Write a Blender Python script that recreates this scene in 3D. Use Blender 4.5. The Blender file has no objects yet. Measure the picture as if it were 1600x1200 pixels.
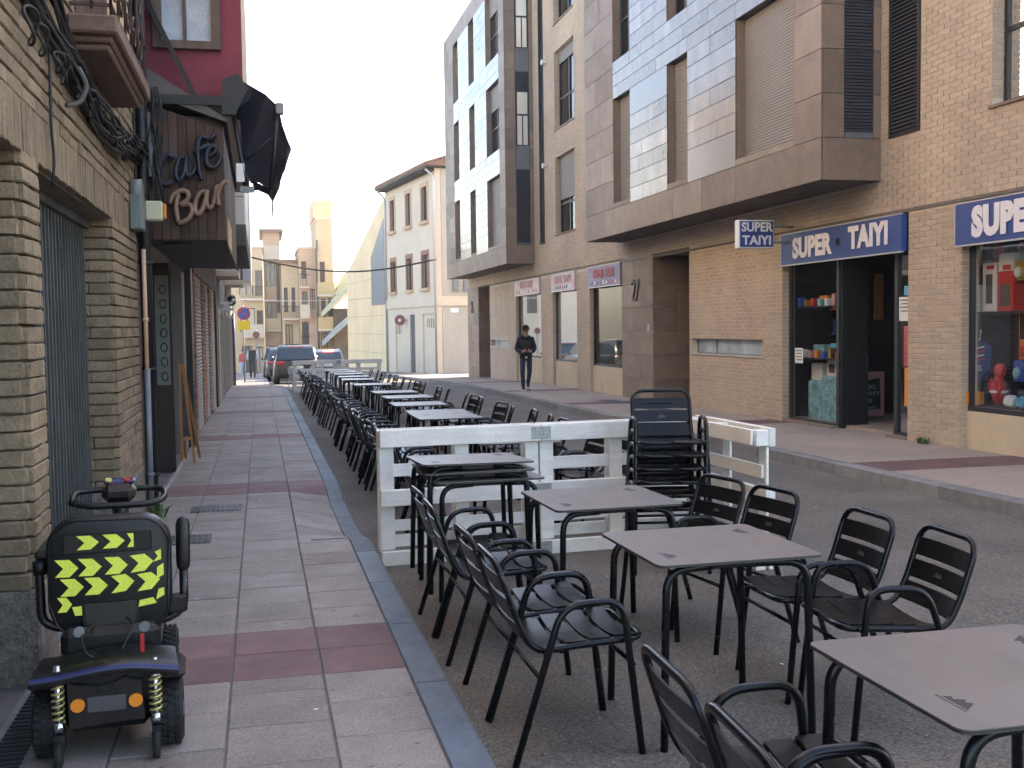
import bpy, bmesh, math, random
import numpy as np
from mathutils import Vector, Matrix
R = math.radians
rnd = random.Random(11)
sc = bpy.context.scene
col = sc.collection

# ------------------------------------------------------------------ camera
CAM = Vector((0.0, 0.0, 1.62)); YAW, PIT, ROLL, FPX = R(13.05), R(3.06), R(-0.76), 1690.0
_f = Vector((math.sin(YAW)*math.cos(PIT), math.cos(YAW)*math.cos(PIT), -math.sin(PIT)))
_r = Vector((math.cos(YAW), -math.sin(YAW), 0)); _u = _r.cross(_f)
CR = _r*math.cos(ROLL)+_u*math.sin(ROLL); CU = -_r*math.sin(ROLL)+_u*math.cos(ROLL)
cd = bpy.data.cameras.new('camera'); cd.sensor_width = 36; cd.lens = 36*FPX/1600; cd.clip_end = 2000; cd.clip_start = .05
cam = bpy.data.objects.new('camera', cd); col.objects.link(cam)
cam.matrix_world = Matrix(((CR.x, CU.x, -_f.x, CAM.x), (CR.y, CU.y, -_f.y, CAM.y), (CR.z, CU.z, -_f.z, CAM.z), (0, 0, 0, 1)))
sc.camera = cam
# ------------------------------------------------------------------ sky, sun, exposure
SUN_EL, SUN_AZ = R(38), R(60)          # azimuth from +Y, positive towards +X
w = bpy.data.worlds.new('World'); sc.world = w; w.use_nodes = True
nt = w.node_tree; sk = nt.nodes.new('ShaderNodeTexSky'); sk.sky_type = 'NISHITA'; sk.sun_disc = False
sk.sun_elevation = SUN_EL; sk.sun_rotation = SUN_AZ % (2*math.pi); sk.altitude = 300
sk.air_density = 1.0; sk.dust_density = 2.0; sk.ozone_density = 0.6
nt.links.new(sk.outputs[0], nt.nodes['Background'].inputs[0]); nt.nodes['Background'].inputs[1].default_value = .15
sl = bpy.data.lights.new('sun', 'SUN'); sl.energy = 4.0; sl.angle = R(.5); sl.color = (1, .90, .76)
so = bpy.data.objects.new('sun', sl); col.objects.link(so)
sd = Vector((math.sin(SUN_AZ)*math.cos(SUN_EL), math.cos(SUN_AZ)*math.cos(SUN_EL), math.sin(SUN_EL)))
so.rotation_euler = sd.to_track_quat('Z', 'Y').to_euler()
vs = sc.view_settings; vs.view_transform = 'Standard'; vs.look = 'None'; vs.gamma = 1; vs.use_curve_mapping = False
cy_ = sc.cycles; cy_.max_bounces = 6; cy_.diffuse_bounces = 3; cy_.glossy_bounces = 3; cy_.transmission_bounces = 3; cy_.transparent_max_bounces = 6
cy_.adaptive_threshold = .03; cy_.use_adaptive_sampling = True
vs.exposure = 2.35
vs.use_white_balance = True; vs.white_balance_temperature = 7100; vs.white_balance_tint = 12

# ------------------------------------------------------------------ materials
M = {}
def mat(name, c, rough=.8, metal=0., var=0., n1=(0, 0), n2=(0, 0), bump=(0, 0), spec=.5, emit=None, streak=None, island=0., spots=None):
    """procedural material: base colour, per-object variation, two noise scales (scale, amount), bump (scale, strength)"""
    m = bpy.data.materials.new(name); m.use_nodes = True; t = m.node_tree; N, L = t.nodes, t.links
    b = N['Principled BSDF']; b.inputs['Roughness'].default_value = rough; b.inputs['Metallic'].default_value = metal
    b.inputs['Specular IOR Level'].default_value = spec
    b.inputs['Base Color'].default_value = (*c, 1)
    if emit:
        b.inputs['Emission Color'].default_value = (*emit[0], 1); b.inputs['Emission Strength'].default_value = emit[1]
    oi = N.new('ShaderNodeObjectInfo'); tc = N.new('ShaderNodeTexCoord')
    mul = N.new('ShaderNodeMath'); mul.operation = 'MULTIPLY'; mul.inputs[1].default_value = 37.
    L.new(oi.outputs['Random'], mul.inputs[0])
    facs = []
    def noise(scale, vec=None):
        n = N.new('ShaderNodeTexNoise'); n.noise_dimensions = '4D'; n.inputs['Scale'].default_value = scale
        n.inputs['Detail'].default_value = 5; n.inputs['Roughness'].default_value = .6
        L.new(vec or tc.outputs['Object'], n.inputs['Vector']); L.new(mul.outputs[0], n.inputs['W'])
        return n.outputs[0]
    def ramp(sock, lo, hi, amt):
        r = N.new('ShaderNodeMapRange'); r.inputs['From Min'].default_value = lo; r.inputs['From Max'].default_value = hi
        r.inputs['To Min'].default_value = 1-amt; r.inputs['To Max'].default_value = 1+amt
        L.new(sock, r.inputs['Value']); return r.outputs[0]
    if var: facs.append(ramp(oi.outputs['Random'], 0, 1, var))
    if n1[1]: facs.append(ramp(noise(n1[0]), .3, .7, n1[1]))
    if n2[1]: facs.append(ramp(noise(n2[0]), .3, .7, n2[1]))
    if streak:
        mp = N.new('ShaderNodeMapping'); mp.inputs['Scale'].default_value = streak[0]; L.new(tc.outputs['Object'], mp.inputs['Vector'])
        facs.append(ramp(noise(1., mp.outputs[0]), .3, .7, streak[1]))
    if island:
        ge = N.new('ShaderNodeNewGeometry'); facs.append(ramp(ge.outputs['Random Per Island'], 0, 1, island))
    if spots:                                # (scale, radius, factor): scattered round marks such as gum or chippings
        vo = N.new('ShaderNodeTexVoronoi'); vo.inputs['Scale'].default_value = spots[0]
        av = N.new('ShaderNodeVectorMath'); av.operation = 'ADD'; L.new(tc.outputs['Object'], av.inputs[0]); L.new(mul.outputs[0], av.inputs[1]); L.new(av.outputs[0], vo.inputs['Vector'])
        r = N.new('ShaderNodeMapRange'); r.inputs['From Min'].default_value = spots[1]*.7; r.inputs['From Max'].default_value = spots[1]
        r.inputs['To Min'].default_value = spots[2]; r.inputs['To Max'].default_value = 1.; L.new(vo.outputs['Distance'], r.inputs['Value'])
        # only some cells carry a mark
        sp = N.new('ShaderNodeSeparateColor'); L.new(vo.outputs['Color'], sp.inputs[0]); gt = N.new('ShaderNodeMath'); gt.operation = 'GREATER_THAN'; gt.inputs[1].default_value = .45; L.new(sp.outputs[0], gt.inputs[0])
        mx = N.new('ShaderNodeMath'); mx.operation = 'MAXIMUM'if spots[2] < 1 else 'MINIMUM'
        iv = N.new('ShaderNodeMapRange'); iv.inputs['To Min'].default_value = 1.; iv.inputs['To Max'].default_value = spots[2]; L.new(gt.outputs[0], iv.inputs['Value'])
        L.new(r.outputs[0], mx.inputs[0]); L.new(iv.outputs[0], mx.inputs[1]); facs.append(mx.outputs[0])
    if facs:
        f = facs[0]
        for g in facs[1:]:
            k = N.new('ShaderNodeMath'); k.operation = 'MULTIPLY'; L.new(f, k.inputs[0]); L.new(g, k.inputs[1]); f = k.outputs[0]
        vm = N.new('ShaderNodeVectorMath'); vm.operation = 'SCALE'; vm.inputs[0].default_value = c
        L.new(f, vm.inputs['Scale']); L.new(vm.outputs[0], b.inputs['Base Color'])
        rr = N.new('ShaderNodeMapRange'); rr.inputs['From Min'].default_value = .6; rr.inputs['From Max'].default_value = 1.4
        rr.inputs['To Min'].default_value = min(1, rough+.1); rr.inputs['To Max'].default_value = max(.05, rough-.1)
        L.new(f, rr.inputs['Value']); L.new(rr.outputs[0], b.inputs['Roughness'])
    if bump[1]:
        bp = N.new('ShaderNodeBump'); bp.inputs['Strength'].default_value = bump[1]; bp.inputs['Distance'].default_value = .01
        L.new(noise(bump[0]), bp.inputs['Height']); L.new(bp.outputs[0], b.inputs['Normal'])
    M[name] = m; return m
def glassmat(name, tint=(.8, .85, .85), refl=1.0, rough=.02):
    m = bpy.data.materials.new(name); m.use_nodes = True; t = m.node_tree; N, L = t.nodes, t.links
    out = N['Material Output']; N.remove(N['Principled BSDF'])
    tr = N.new('ShaderNodeBsdfTransparent'); tr.inputs[0].default_value = (*tint, 1)
    gl = N.new('ShaderNodeBsdfGlossy'); gl.inputs['Roughness'].default_value = rough
    fr = N.new('ShaderNodeFresnel'); fr.inputs['IOR'].default_value = 1.5
    k = N.new('ShaderNodeMath'); k.operation = 'MULTIPLY'; k.inputs[1].default_value = refl; k.use_clamp = True
    mx = N.new('ShaderNodeMixShader'); L.new(fr.outputs[0], k.inputs[0]); L.new(k.outputs[0], mx.inputs[0])
    L.new(tr.outputs[0], mx.inputs[1]); L.new(gl.outputs[0], mx.inputs[2]); L.new(mx.outputs[0], out.inputs[0])
    M[name] = m; return m

mat('asphalt', (.130, .115, .098), .88, n1=(1.1, .24), n2=(70, .62), bump=(120, .6), spots=(22, .17, 2.0))
mat('soil', (.12, .11, .10), .95, n1=(.4, .2))
mat('tile_pink', (.222, .183, .160), .7, var=.12, n1=(3.2, .20), n2=(110, .32), bump=(150, .2), spots=(9, .13, .62), island=.08)
mat('tile_red', (.165, .088, .085), .75, var=.08, n1=(3.2, .2), n2=(140, .16), bump=(200, .12))
mat('tile_tan', (.32, .26, .215), .75, var=.08, n1=(.8, .14), n2=(60, .12))
mat('grout', (.135, .125, .12), .9, n1=(8, .2))
mat('kerb_blue', (.115, .140, .17), .7, var=.14, n1=(7, .18), n2=(90, .15), bump=(60, .15))
mat('kerb_grey', (.20, .195, .19), .8, var=.15, n1=(6, .2), n2=(90, .15), bump=(60, .2))
mat('brick_yellow', (.25, .188, .118), .85, var=.20, island=.15, n1=(9, .2), n2=(70, .2), bump=(45, .9))
mat('mortar_dark', (.16, .135, .11), .95, n1=(10, .2))
mat('brick_tan', (.45, .352, .26), .8, n1=(.7, .14), n2=(30, .10), bump=(90, .15), var=.10, island=.08, streak=((2.2, 2.2, .15), .09))
mat('brick_tan_piece', (.45, .352, .26), .8, n1=(3, .08), n2=(30, .10), bump=(90, .15), var=.10)
mat('mortar_light', (.58, .49, .40), .9, n1=(2, .1))
mat('stucco_cream', (.55, .45, .31), .85, n1=(2, .1), n2=(40, .06), bump=(80, .15))
mat('stone_brown', (.215, .153, .112), .55, var=.16, n1=(2.5, .18), n2=(30, .16), bump=(70, .08))
mat('slate', (.165, .138, .125), .2, var=.2, n1=(2, .2), streak=((5, 3, .7), .25), spec=1.0)
mat('panel_smooth', (.14, .14, .155), .18, var=.1, spec=1.0)
mat('shutter', (.25, .23, .21), .5, n1=(1.5, .08))
mat('shutter_dark', (.045, .045, .055), .5, n1=(1.5, .1))
mat('frame_dark', (.025, .025, .03), .45)
mat('black_gap', (.004, .004, .004), .8)
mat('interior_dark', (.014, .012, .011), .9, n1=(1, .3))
mat('curtain', (.62, .58, .50), .9, streak=((1, 30, .3), .25))
mat('chair_black', (.0035, .004, .006), .28, var=.12, n1=(14, .10), spec=.34)
mat('slat_black', (.003, .0033, .0045), .32, var=.12, n1=(14, .08), spec=.3)
mat('table_top', (.172, .148, .136), .38, var=.07, n1=(3.5, .10), n2=(180, .05), streak=((14, 1.5, 1), .05), spots=(5, .10, .88))
mat('table_edge', (.03, .028, .028), .5)
mat('print_dark', (.035, .03, .035), .6)
mat('print_grey', (.07, .07, .075), .5)
mat('white_wood', (.78, .76, .71), .65, var=.06, n1=(3, .10), streak=((3, 3, 26), .10), n2=(50, .07), bump=(40, .2))
mat('galv', (.33, .36, .36), .42, .7, n1=(30, .2))
mat('rubber', (.009, .009, .010), .75, n1=(40, .3), bump=(90, .3))
mat('plastic_black', (.006, .006, .0065), .36, n1=(9, .45), n2=(60, .3))
mat('vinyl_black', (.004, .004, .005), .42, bump=(120, .12))
mat('scooter_blue', (.02, .025, .10), .3, n1=(10, .2))
mat('steel', (.62, .62, .63), .25, 1.)
mat('gold_spring', (.62, .55, .22), .35, .6)
mat('amber', (.80, .26, .02), .3)
mat('hi_vis', (.78, .86, .10), .35, n2=(220, .18))
mat('red_plastic', (.5, .02, .02), .35)
mat('wood_brown', (.062, .028, .017), .6, var=.22, streak=((9, 9, .9), .35), n1=(3, .2), bump=(50, .2))
mat('wood_dark', (.022, .013, .010), .6, streak=((9, 9, .9), .3))
mat('wood_orange', (.36, .155, .045), .6, streak=((20, 20, 1.5), .25))
mat('chalk', (.03, .032, .034), .8, n1=(6, .5))
mat('letter_blue', (.020, .026, .045), .5, n1=(10, .25))
mat('letter_tan', (.26, .165, .105), .6, n1=(9, .35))
mat('awning_navy', (.006, .007, .018), .75, n1=(3, .25), bump=(20, .2))
mat('metal_black', (.007, .008, .011), .45)
mat('metal_grey', (.20, .21, .22), .5, .3, n1=(6, .15))
mat('gate_grey', (.075, .08, .08), .55, .35, n1=(5, .3), streak=((8, 8, .5), .3))
mat('crimson', (.21, .04, .06), .8, n1=(1.3, .12), n2=(30, .06), bump=(60, .12))
mat('window_wood', (.10, .065, .05), .6, streak=((20, 20, 1), .25))
mat('frosted', (.32, .38, .45), .18, n1=(3, .25), bump=(60, .8), spec=.8)
mat('balcony_stone', (.17, .105, .075), .8, n1=(3, .25), n2=(30, .15), bump=(40, .25))
mat('iron_rust', (.055, .030, .024), .6, n1=(8, .3))
mat('cable', (.012, .012, .013), .6)
mat('beige_plastic', (.58, .55, .38), .5)
mat('meter_grey', (.17, .195, .185), .6, n1=(5, .15))
mat('white_tile', (.60, .60, .60), .4, n1=(2, .05))
mat('lead_grey', (.11, .10, .095), .8, n1=(4, .25))
mat('stucco_grey', (.22, .205, .19), .9, var=.1, n1=(1.2, .25), n2=(25, .1), bump=(60, .2))
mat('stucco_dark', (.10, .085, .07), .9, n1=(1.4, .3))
mat('pebble', (.19, .165, .14), .9, n1=(25, .35), n2=(110, .35), bump=(60, 1.))
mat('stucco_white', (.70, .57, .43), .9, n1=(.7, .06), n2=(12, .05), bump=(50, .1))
mat('stucco_side', (.50, .44, .37), .9, n1=(.5, .12), n2=(9, .06))  # corner house stucco with its side's shade put into the tone
mat('brick_red', (.34, .17, .11), .85, n1=(8, .2))
mat('roof_tile', (.24, .13, .085), .85, var=.1, n1=(6, .3))
mat('cream_wall', (.86, .64, .38), .85, n1=(.5, .08), streak=((1, 1, .12), .06))
mat('canopy_grey', (.40, .40, .38), .7, n1=(2, .1))
mat('canopy_green', (.60, .54, .34), .7)
mat('ochre', (.56, .40, .20), .9, n1=(.5, .12), n2=(6, .06))
mat('ochre_pale', (.64, .47, .28), .9, n1=(.5, .12), n2=(6, .06))
mat('ochre_rose', (.60, .40, .26), .9, n1=(.5, .12), n2=(6, .06))
mat('yellow_ochre', (.60, .38, .08), .9, n1=(.5, .1))
mat('far_dark', (.10, .085, .075), .7)
mat('sign_blue', (.022, .060, .235), .42, n1=(1.5, .12), n2=(30, .06))
mat('sign_blue_pale', (.22, .19, .30), .5, n1=(3, .25))
mat('sign_pink', (.62, .47, .46), .5, n1=(2.5, .18))
mat('letter_white', (.74, .70, .72), .5, n1=(20, .08))
mat('letter_red', (.50, .10, .10), .6, n1=(8, .3))
mat('alu', (.55, .55, .56), .4, .5)
mat('sign_white', (.78, .78, .78), .5)
mat('road_blue', (.03, .10, .45), .4)
mat('road_red', (.50, .025, .03), .4)
mat('road_yellow', (.70, .55, .02), .5)
mat('paper_white', (.76, .76, .74), .7)
mat('orange', (.75, .25, .03), .5)
mat('teal', (.22, .46, .50), .5, n1=(9, .6), n2=(30, .3))
mat('sky_blue', (.10, .42, .62), .5)
mat('pink', (.60, .30, .32), .6)
mat('bright_red', (.55, .03, .03), .5)
mat('gold', (.75, .50, .12), .25, .8)
mat('flag_blue', (.02, .05, .22), .6)
mat('car_dark', (.022, .024, .028), .22, spec=.6)
mat('car_grey', (.07, .07, .075), .25, spec=.6)
mat('car_silver', (.42, .43, .44), .3, .5)
mat('car_glass', (.03, .05, .07), .06, spec=.8)
mat('tail_red', (.45, .01, .01), .2)
mat('brake_lit', (.8, .05, .03), .3, emit=((1, .10, .05), 6))
mat('plate_white', (.75, .75, .72), .4)
mat('plastic_white', (.78, .78, .77), .4)
mat('skin', (.40, .23, .16), .6)
mat('hoodie', (.010, .010, .012), .9, n1=(6, .3), bump=(9, 1.))
mat('jeans', (.022, .032, .075), .85, n1=(8, .25), bump=(10, .8))
mat('shoe', (.02, .02, .025), .6)
mat('vest_dark', (.014, .018, .028), .8)
mat('shirt_pale', (.45, .50, .62), .8)
mat('shirt_red', (.5, .08, .08), .8)
mat('hair_grey', (.30, .28, .26), .8)
mat('weed', (.07, .12, .03), .8, var=.2)
mat('terracotta_plate', (.22, .06, .05), .6, n1=(10, .2))
glassmat('shop_glass', (.80, .84, .84), .95)
glassmat('shop_glass_near', (.95, .96, .96), .38)
glassmat('window_glass', (.42, .46, .48), 1.3)

# ------------------------------------------------------------------ mesh builder
def gz(y):
    return -.0095*y if y < 35 else -.3325-.028*(y-35)
def proj(p):
    d = Vector(p)-CAM; k = d.dot(_f)
    return (800+FPX*d.dot(CR)/k, 600-FPX*d.dot(CU)/k, k) if k > .1 else (-9999, -9999, k)
ORG = {}
class MB:
    def __init__(s): s.v = []; s.f = []; s.sm = []; s.mi = []; s.cur = 0
    def add(s, vs, fs, smooth=False):
        o = len(s.v); s.v += [tuple(p) for p in vs]
        for f in fs: s.f.append(tuple(o+i for i in f)); s.sm.append(smooth); s.mi.append(s.cur)
        return s
    def box(s, x0, x1, y0, y1, z0, z1):
        return s.add([(x, y, z) for x in (x0, x1) for y in (y0, y1) for z in (z0, z1)],
                     [(0, 1, 3, 2), (4, 6, 7, 5), (0, 4, 5, 1), (2, 3, 7, 6), (0, 2, 6, 4), (1, 5, 7, 3)])
    def hexa(s, p):      # 4 bottom ccw + 4 top
        return s.add(p, [(3, 2, 1, 0), (4, 5, 6, 7), (0, 1, 5, 4), (1, 2, 6, 5), (2, 3, 7, 6), (3, 0, 4, 7)])
    def cbox(s, x0, x1, y0, y1, z0, z1, c=.004, jit=0.):
        xs, ys, zs = (x0, x1), (y0, y1), (z0, z1); vs = []; idx = {}
        for i in (0, 1):
            for j in (0, 1):
                for k in (0, 1):
                    sx, sy, sz = (1, -1)[i], (1, -1)[j], (1, -1)[k]; x, y, z = xs[i], ys[j], zs[k]
                    for a, q in enumerate(((x, y+sy*c, z+sz*c), (x+sx*c, y, z+sz*c), (x+sx*c, y+sy*c, z))):
                        idx[i, j, k, a] = len(vs)
                        vs.append(tuple(t+(rnd.uniform(-jit, jit) if jit else 0) for t in q))
        F = []
        g = lambda i, j, k, a: idx[i, j, k, a]
        F += [(g(0,0,0,0), g(0,0,1,0), g(0,1,1,0), g(0,1,0,0)), (g(1,0,0,0), g(1,1,0,0), g(1,1,1,0), g(1,0,1,0))]
        F += [(g(0,0,0,1), g(1,0,0,1), g(1,0,1,1), g(0,0,1,1)), (g(0,1,0,1), g(0,1,1,1), g(1,1,1,1), g(1,1,0,1))]
        F += [(g(0,0,0,2), g(0,1,0,2), g(1,1,0,2), g(1,0,0,2)), (g(0,0,1,2), g(1,0,1,2), g(1,1,1,2), g(0,1,1,2))]
        for j in (0, 1):
            for k in (0, 1): F.append((g(0,j,k,1), g(1,j,k,1), g(1,j,k,2), g(0,j,k,2)))
        for i in (0, 1):
            for k in (0, 1): F.append((g(i,0,k,0), g(i,1,k,0), g(i,1,k,2), g(i,0,k,2)))
        for i in (0, 1):
            for j in (0, 1): F.append((g(i,j,0,0), g(i,j,1,0), g(i,j,1,1), g(i,j,0,1)))
        for i in (0, 1):
            for j in (0, 1):
                for k in (0, 1): F.append((g(i,j,k,0), g(i,j,k,1), g(i,j,k,2)))
        return s.add(vs, F)
    def tube(s, pts, r, n=8, closed=False, smooth=True):
        P = [Vector(p) for p in pts]; m = len(P); rs = r if isinstance(r, (list, tuple)) else [r]*m
        T = []
        for i in range(m):
            a = P[(i-1) % m] if (closed or i) else P[0]; b = P[(i+1) % m] if (closed or i < m-1) else P[-1]
            t = (b-a); T.append(t.normalized() if t.length > 1e-9 else Vector((0, 0, 1)))
        u = T[0].orthogonal().normalized(); vs = []
        for i in range(m):
            u = (u-T[i]*u.dot(T[i])); u = u.normalized() if u.length > 1e-6 else T[i].orthogonal().normalized()
            q = T[i].cross(u)
            for k in range(n):
                a = 2*math.pi*k/n; vs.append(P[i]+(u*math.cos(a)+q*math.sin(a))*rs[i])
        fs = []
        for i in range(m if closed else m-1):
            j = (i+1) % m
            for k in range(n): fs.append((i*n+k, i*n+(k+1) % n, j*n+(k+1) % n, j*n+k))
        s.add(vs, fs, smooth)
        if not closed:
            o = len(s.v)-m*n
            s.f.append(tuple(o+k for k in reversed(range(n)))); s.sm.append(False); s.mi.append(s.cur)
            s.f.append(tuple(o+(m-1)*n+k for k in range(n))); s.sm.append(False); s.mi.append(s.cur)
        return s
    def cyl(s, a, b, r, n=16, r2=None): return s.tube([a, b], [r, r if r2 is None else r2], n)
    def prism(s, poly, ax, a0, a1):
        """polygon (list of 2-tuples) in the plane normal to axis ax, extruded a0..a1"""
        def p3(p, a): return {'x': (a, p[0], p[1]), 'y': (p[0], a, p[1]), 'z': (p[0], p[1], a)}[ax]
        n = len(poly); vs = [p3(p, a0) for p in poly]+[p3(p, a1) for p in poly]
        fs = [tuple(range(n)), tuple(range(2*n-1, n-1, -1))]+[(i, n+i, n+(i+1) % n, (i+1) % n) for i in range(n)]
        return s.add(vs, fs)
    def ell(s, c, r, nu=16, nv=10, smooth=True):
        vs = [(c[0], c[1], c[2]-r[2])]; fs = []
        for j in range(1, nv):
            ph = math.pi*j/nv-math.pi/2
            for i in range(nu):
                th = 2*math.pi*i/nu
                vs.append((c[0]+r[0]*math.cos(ph)*math.cos(th), c[1]+r[1]*math.cos(ph)*math.sin(th), c[2]+r[2]*math.sin(ph)))
        vs.append((c[0], c[1], c[2]+r[2])); e = len(vs)-1
        for i in range(nu):
            fs.append((0, 1+(i+1) % nu, 1+i)); fs.append((e, e-nu+i, e-nu+(i+1) % nu))
            for j in range(nv-2):
                a = 1+j*nu; fs.append((a+i, a+(i+1) % nu, a+nu+(i+1) % nu, a+nu+i))
        return s.add(vs, fs, smooth)
    def quad(s, a, b, c, d): return s.add([a, b, c, d], [(0, 1, 2, 3)])
    def xf(s, m, start=0):
        for i in range(start, len(s.v)): s.v[i] = tuple(m @ Vector(s.v[i]))
        return s
    def mesh(s, name, mats):
        me = bpy.data.meshes.new(name); me.from_pydata(s.v, [], s.f)
        for m in (mats if isinstance(mats, (list, tuple)) else [mats]): me.materials.append(M[m])
        me.polygons.foreach_set('use_smooth', s.sm); me.polygons.foreach_set('material_index', s.mi)
        b = bmesh.new(); b.from_mesh(me); bmesh.ops.recalc_face_normals(b, faces=b.faces); b.to_mesh(me); b.free()
        me.update(); return me
    def build(s, name, mats, parent=None, world=False, loc=None):
        o0 = None
        if parent is not None and world: o0 = Vector(ORG[parent.name])
        elif loc is not None: o0 = Vector(loc)
        if o0 is not None: s.v = [(p[0]-o0.x, p[1]-o0.y, p[2]-o0.z) for p in s.v]
        ob = bpy.data.objects.new(name, s.mesh(name, mats)); col.objects.link(ob)
        if parent is not None:
            ob.parent = parent
            if parent.name in ORG: ORG[ob.name] = ORG[parent.name]
        elif loc is not None: ob.location = loc
        return ob
def tag(o, label=None, cat=None, group=None, kind=None):
    for k, v in (('label', label), ('category', cat), ('group', group), ('kind', kind)):
        if v: o[k] = v
    return o
def thing(name, label, cat, loc=(0, 0, 0), rz=0, group=None):
    o = bpy.data.objects.new(name, None); o.empty_display_size = .1; col.objects.link(o)
    o.location = loc; o.rotation_euler = (0, 0, rz); ORG[o.name] = tuple(loc); return tag(o, label, cat, group)
def struct(name, mb, m): return tag(mb.build(name, m), kind='structure')
def inst(me, name, parent, loc, rot=(0, 0, 0), scale=None, world=True):
    o = bpy.data.objects.new(name, me); col.objects.link(o); o.parent = parent
    if world and parent is not None and parent.name in ORG:
        g = ORG[parent.name]; loc = (loc[0]-g[0], loc[1]-g[1], loc[2]-g[2]); ORG[o.name] = g
    o.location = loc; o.rotation_euler = rot
    if scale: o.scale = scale
    return o
def copy_tree(o, parent=None):
    c = o.copy(); col.objects.link(c); c.parent = parent
    for ch in list(o.children): copy_tree(ch, c)
    return c
def arc(c, r, a0, a1, n, f):
    return [f(c[0]+r*math.cos(a0+(a1-a0)*i/n), c[1]+r*math.sin(a0+(a1-a0)*i/n)) for i in range(n+1)]
def fillet(pts, r, n=4):
    """round the inner corners of a 3D polyline"""
    P = [Vector(p) for p in pts]; out = [P[0]]
    for i in range(1, len(P)-1):
        a, b, c = P[i-1], P[i], P[i+1]; u = (a-b).normalized(); v = (c-b).normalized()
        d = min(r, (a-b).length*.49, (c-b).length*.49); p0, p1 = b+u*d, b+v*d
        for k in range(n+1):
            t = k/n; out.append(p0*(1-t)**2+b*2*t*(1-t)+p1*t*t)
    out.append(P[-1]); return out
def text_mesh(body, size, depth, m, shear=0., bold=0., spacing=1., align='CENTER'):
    c = bpy.data.curves.new('lettering', 'FONT'); c.body = body; c.size = size; c.extrude = depth; c.shear = shear; c.offset = bold
    c.space_character = spacing; c.align_x = align; c.align_y = 'CENTER'; c.resolution_u = 3
    o = bpy.data.objects.new('lettering', c); col.objects.link(o); dg = bpy.context.evaluated_depsgraph_get()
    me = bpy.data.meshes.new_from_object(o.evaluated_get(dg)); bpy.data.objects.remove(o); me.materials.clear(); me.materials.append(M[m])
    return me
WORDS = 'first second third fourth fifth sixth seventh eighth ninth tenth eleventh twelfth thirteenth fourteenth fifteenth sixteenth seventeenth eighteenth nineteenth twentieth'.split()
def nth(i): return WORDS[i] if i < 20 else ('twenty-'+WORDS[i-20] if i < 29 else 'thirtieth' if i == 29 else 'thirty-'+WORDS[i-30])
# ================================================================== ground
KX = .765                                   # left kerb's outer face
def smooth(t): t = max(0, min(1, t)); return t*t*(3-2*t)
def kx(y): return KX-.5*smooth((y-35.5)/4.5)
RK = 6.30                                   # right kerb's road face
def sheet(mb, x0, x1, ys, dz=0., fx0=None, fx1=None):
    for a, b in zip(ys[:-1], ys[1:]):
        X = lambda f, c, y: f(y) if f else c
        mb.quad((X(fx0, x0, a), a, gz(a)+dz), (X(fx1, x1, a), a, gz(a)+dz), (X(fx1, x1, b), b, gz(b)+dz), (X(fx0, x0, b), b, gz(b)+dz))
    return mb
YS = [-12, 0, 10, 20, 30, 35, 40, 50, 60, 80, 110, 160, 260]
struct('ground', sheet(MB(), -150, 150, YS, -.10), 'soil')
struct('road', sheet(MB(), -30, 40, YS, 0), 'asphalt')
# ---- left pavement: bed, individual tiles, kerb stones
YL = [-2, 0, 5, 10, 15, 20, 25, 30, 35, 36, 37, 38, 39, 40, 45, 50, 60, 75]
pave_l = struct('left_pavement', sheet(sheet(MB(), -1.6, .2, YL, .1135), 0, 0, YL, .0, fx0=lambda y: .2, fx1=lambda y: kx(y)-.10), 'grout')
def dip(y):                                  # dropped kerb by the fence
    return smooth((y-8.1)/.7)*(1-smooth((y-10.6)/.8))
def topz(x, y):
    d = dip(y)
    return gz(y)+.12-(.085*d*smooth((x-.22)/.45) if x > .22 else 0)
def slab(mb, x0, x1, y0, y1, g=.0028, th=.028, c=.003):
    a, b, p, q = x0+g, x1-g, y0+g, y1-g; tilt = rnd.uniform(-.0015, .0015)
    T = [(a, p), (b, p), (b, q), (a, q)]; I = [(a+c, p+c), (b-c, p+c), (b-c, q-c), (a+c, q-c)]
    vs = [(x, y, topz(x, y)-th) for x, y in T]+[(x, y, topz(x, y)-c+tilt) for x, y in T]+[(x, y, topz(x, y)+tilt) for x, y in I]
    mb.add(vs, [(0, 1, 5, 4), (1, 2, 6, 5), (2, 3, 7, 6), (3, 0, 4, 7), (4, 5, 9, 8), (5, 6, 10, 9), (6, 7, 11, 10), (7, 4, 8, 11), (8, 9, 10, 11)])
YF = [y_/4 for y_ in range(8, 160)]+[45, 50, 60, 75]; mb = MB()
for a, b in zip(YF[:-1], YF[1:]): mb.quad((.2, a, gz(a)+.1135), (kx(a)-.14, a, topz(.62, a)-.0065), (kx(b)-.14, b, topz(.62, b)-.0065), (.2, b, gz(b)+.1135))
mb.build('joint_bed', 'grout', pave_l)
cols = [(-1.02, -.574), (-.570, -.165), (-.161, .233), (.237, .612)]
far_p, far_r = MB(), MB(); ntile = 0
def rows(c):
    out = []; k = -1
    while True:
        y = 4.85+6*k
        if y > 74: break
        out += [(y, y+.4, 1), (y+.4, y+.8, 1)]
        if c in (0, 2):
            out.append((y+.8, y+1.0, 0)); s = y+1.0; n = 12
        else: s = y+.8; n = 13
        out += [(s+.4*i, s+.4*(i+1), 0) for i in range(n)]
        if c in (0, 2): out.append((s+4.8, s+5.0, 0))
        k += 1
    return out
todo = []
for c, (a, b) in enumerate(cols):
    for y0, y1, red in rows(c):
        bb = min(b, kx(y1)-.155)
        if bb-a < .05: continue
        todo.append((y0, y1, a, bb, red))
todo.sort()
vis = [t for t in todo if proj((max(t[2], -.9), t[1], gz(t[1])+.12))[1] < 1290 and t[0] > 3]
vis = set(vis[:298])
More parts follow.
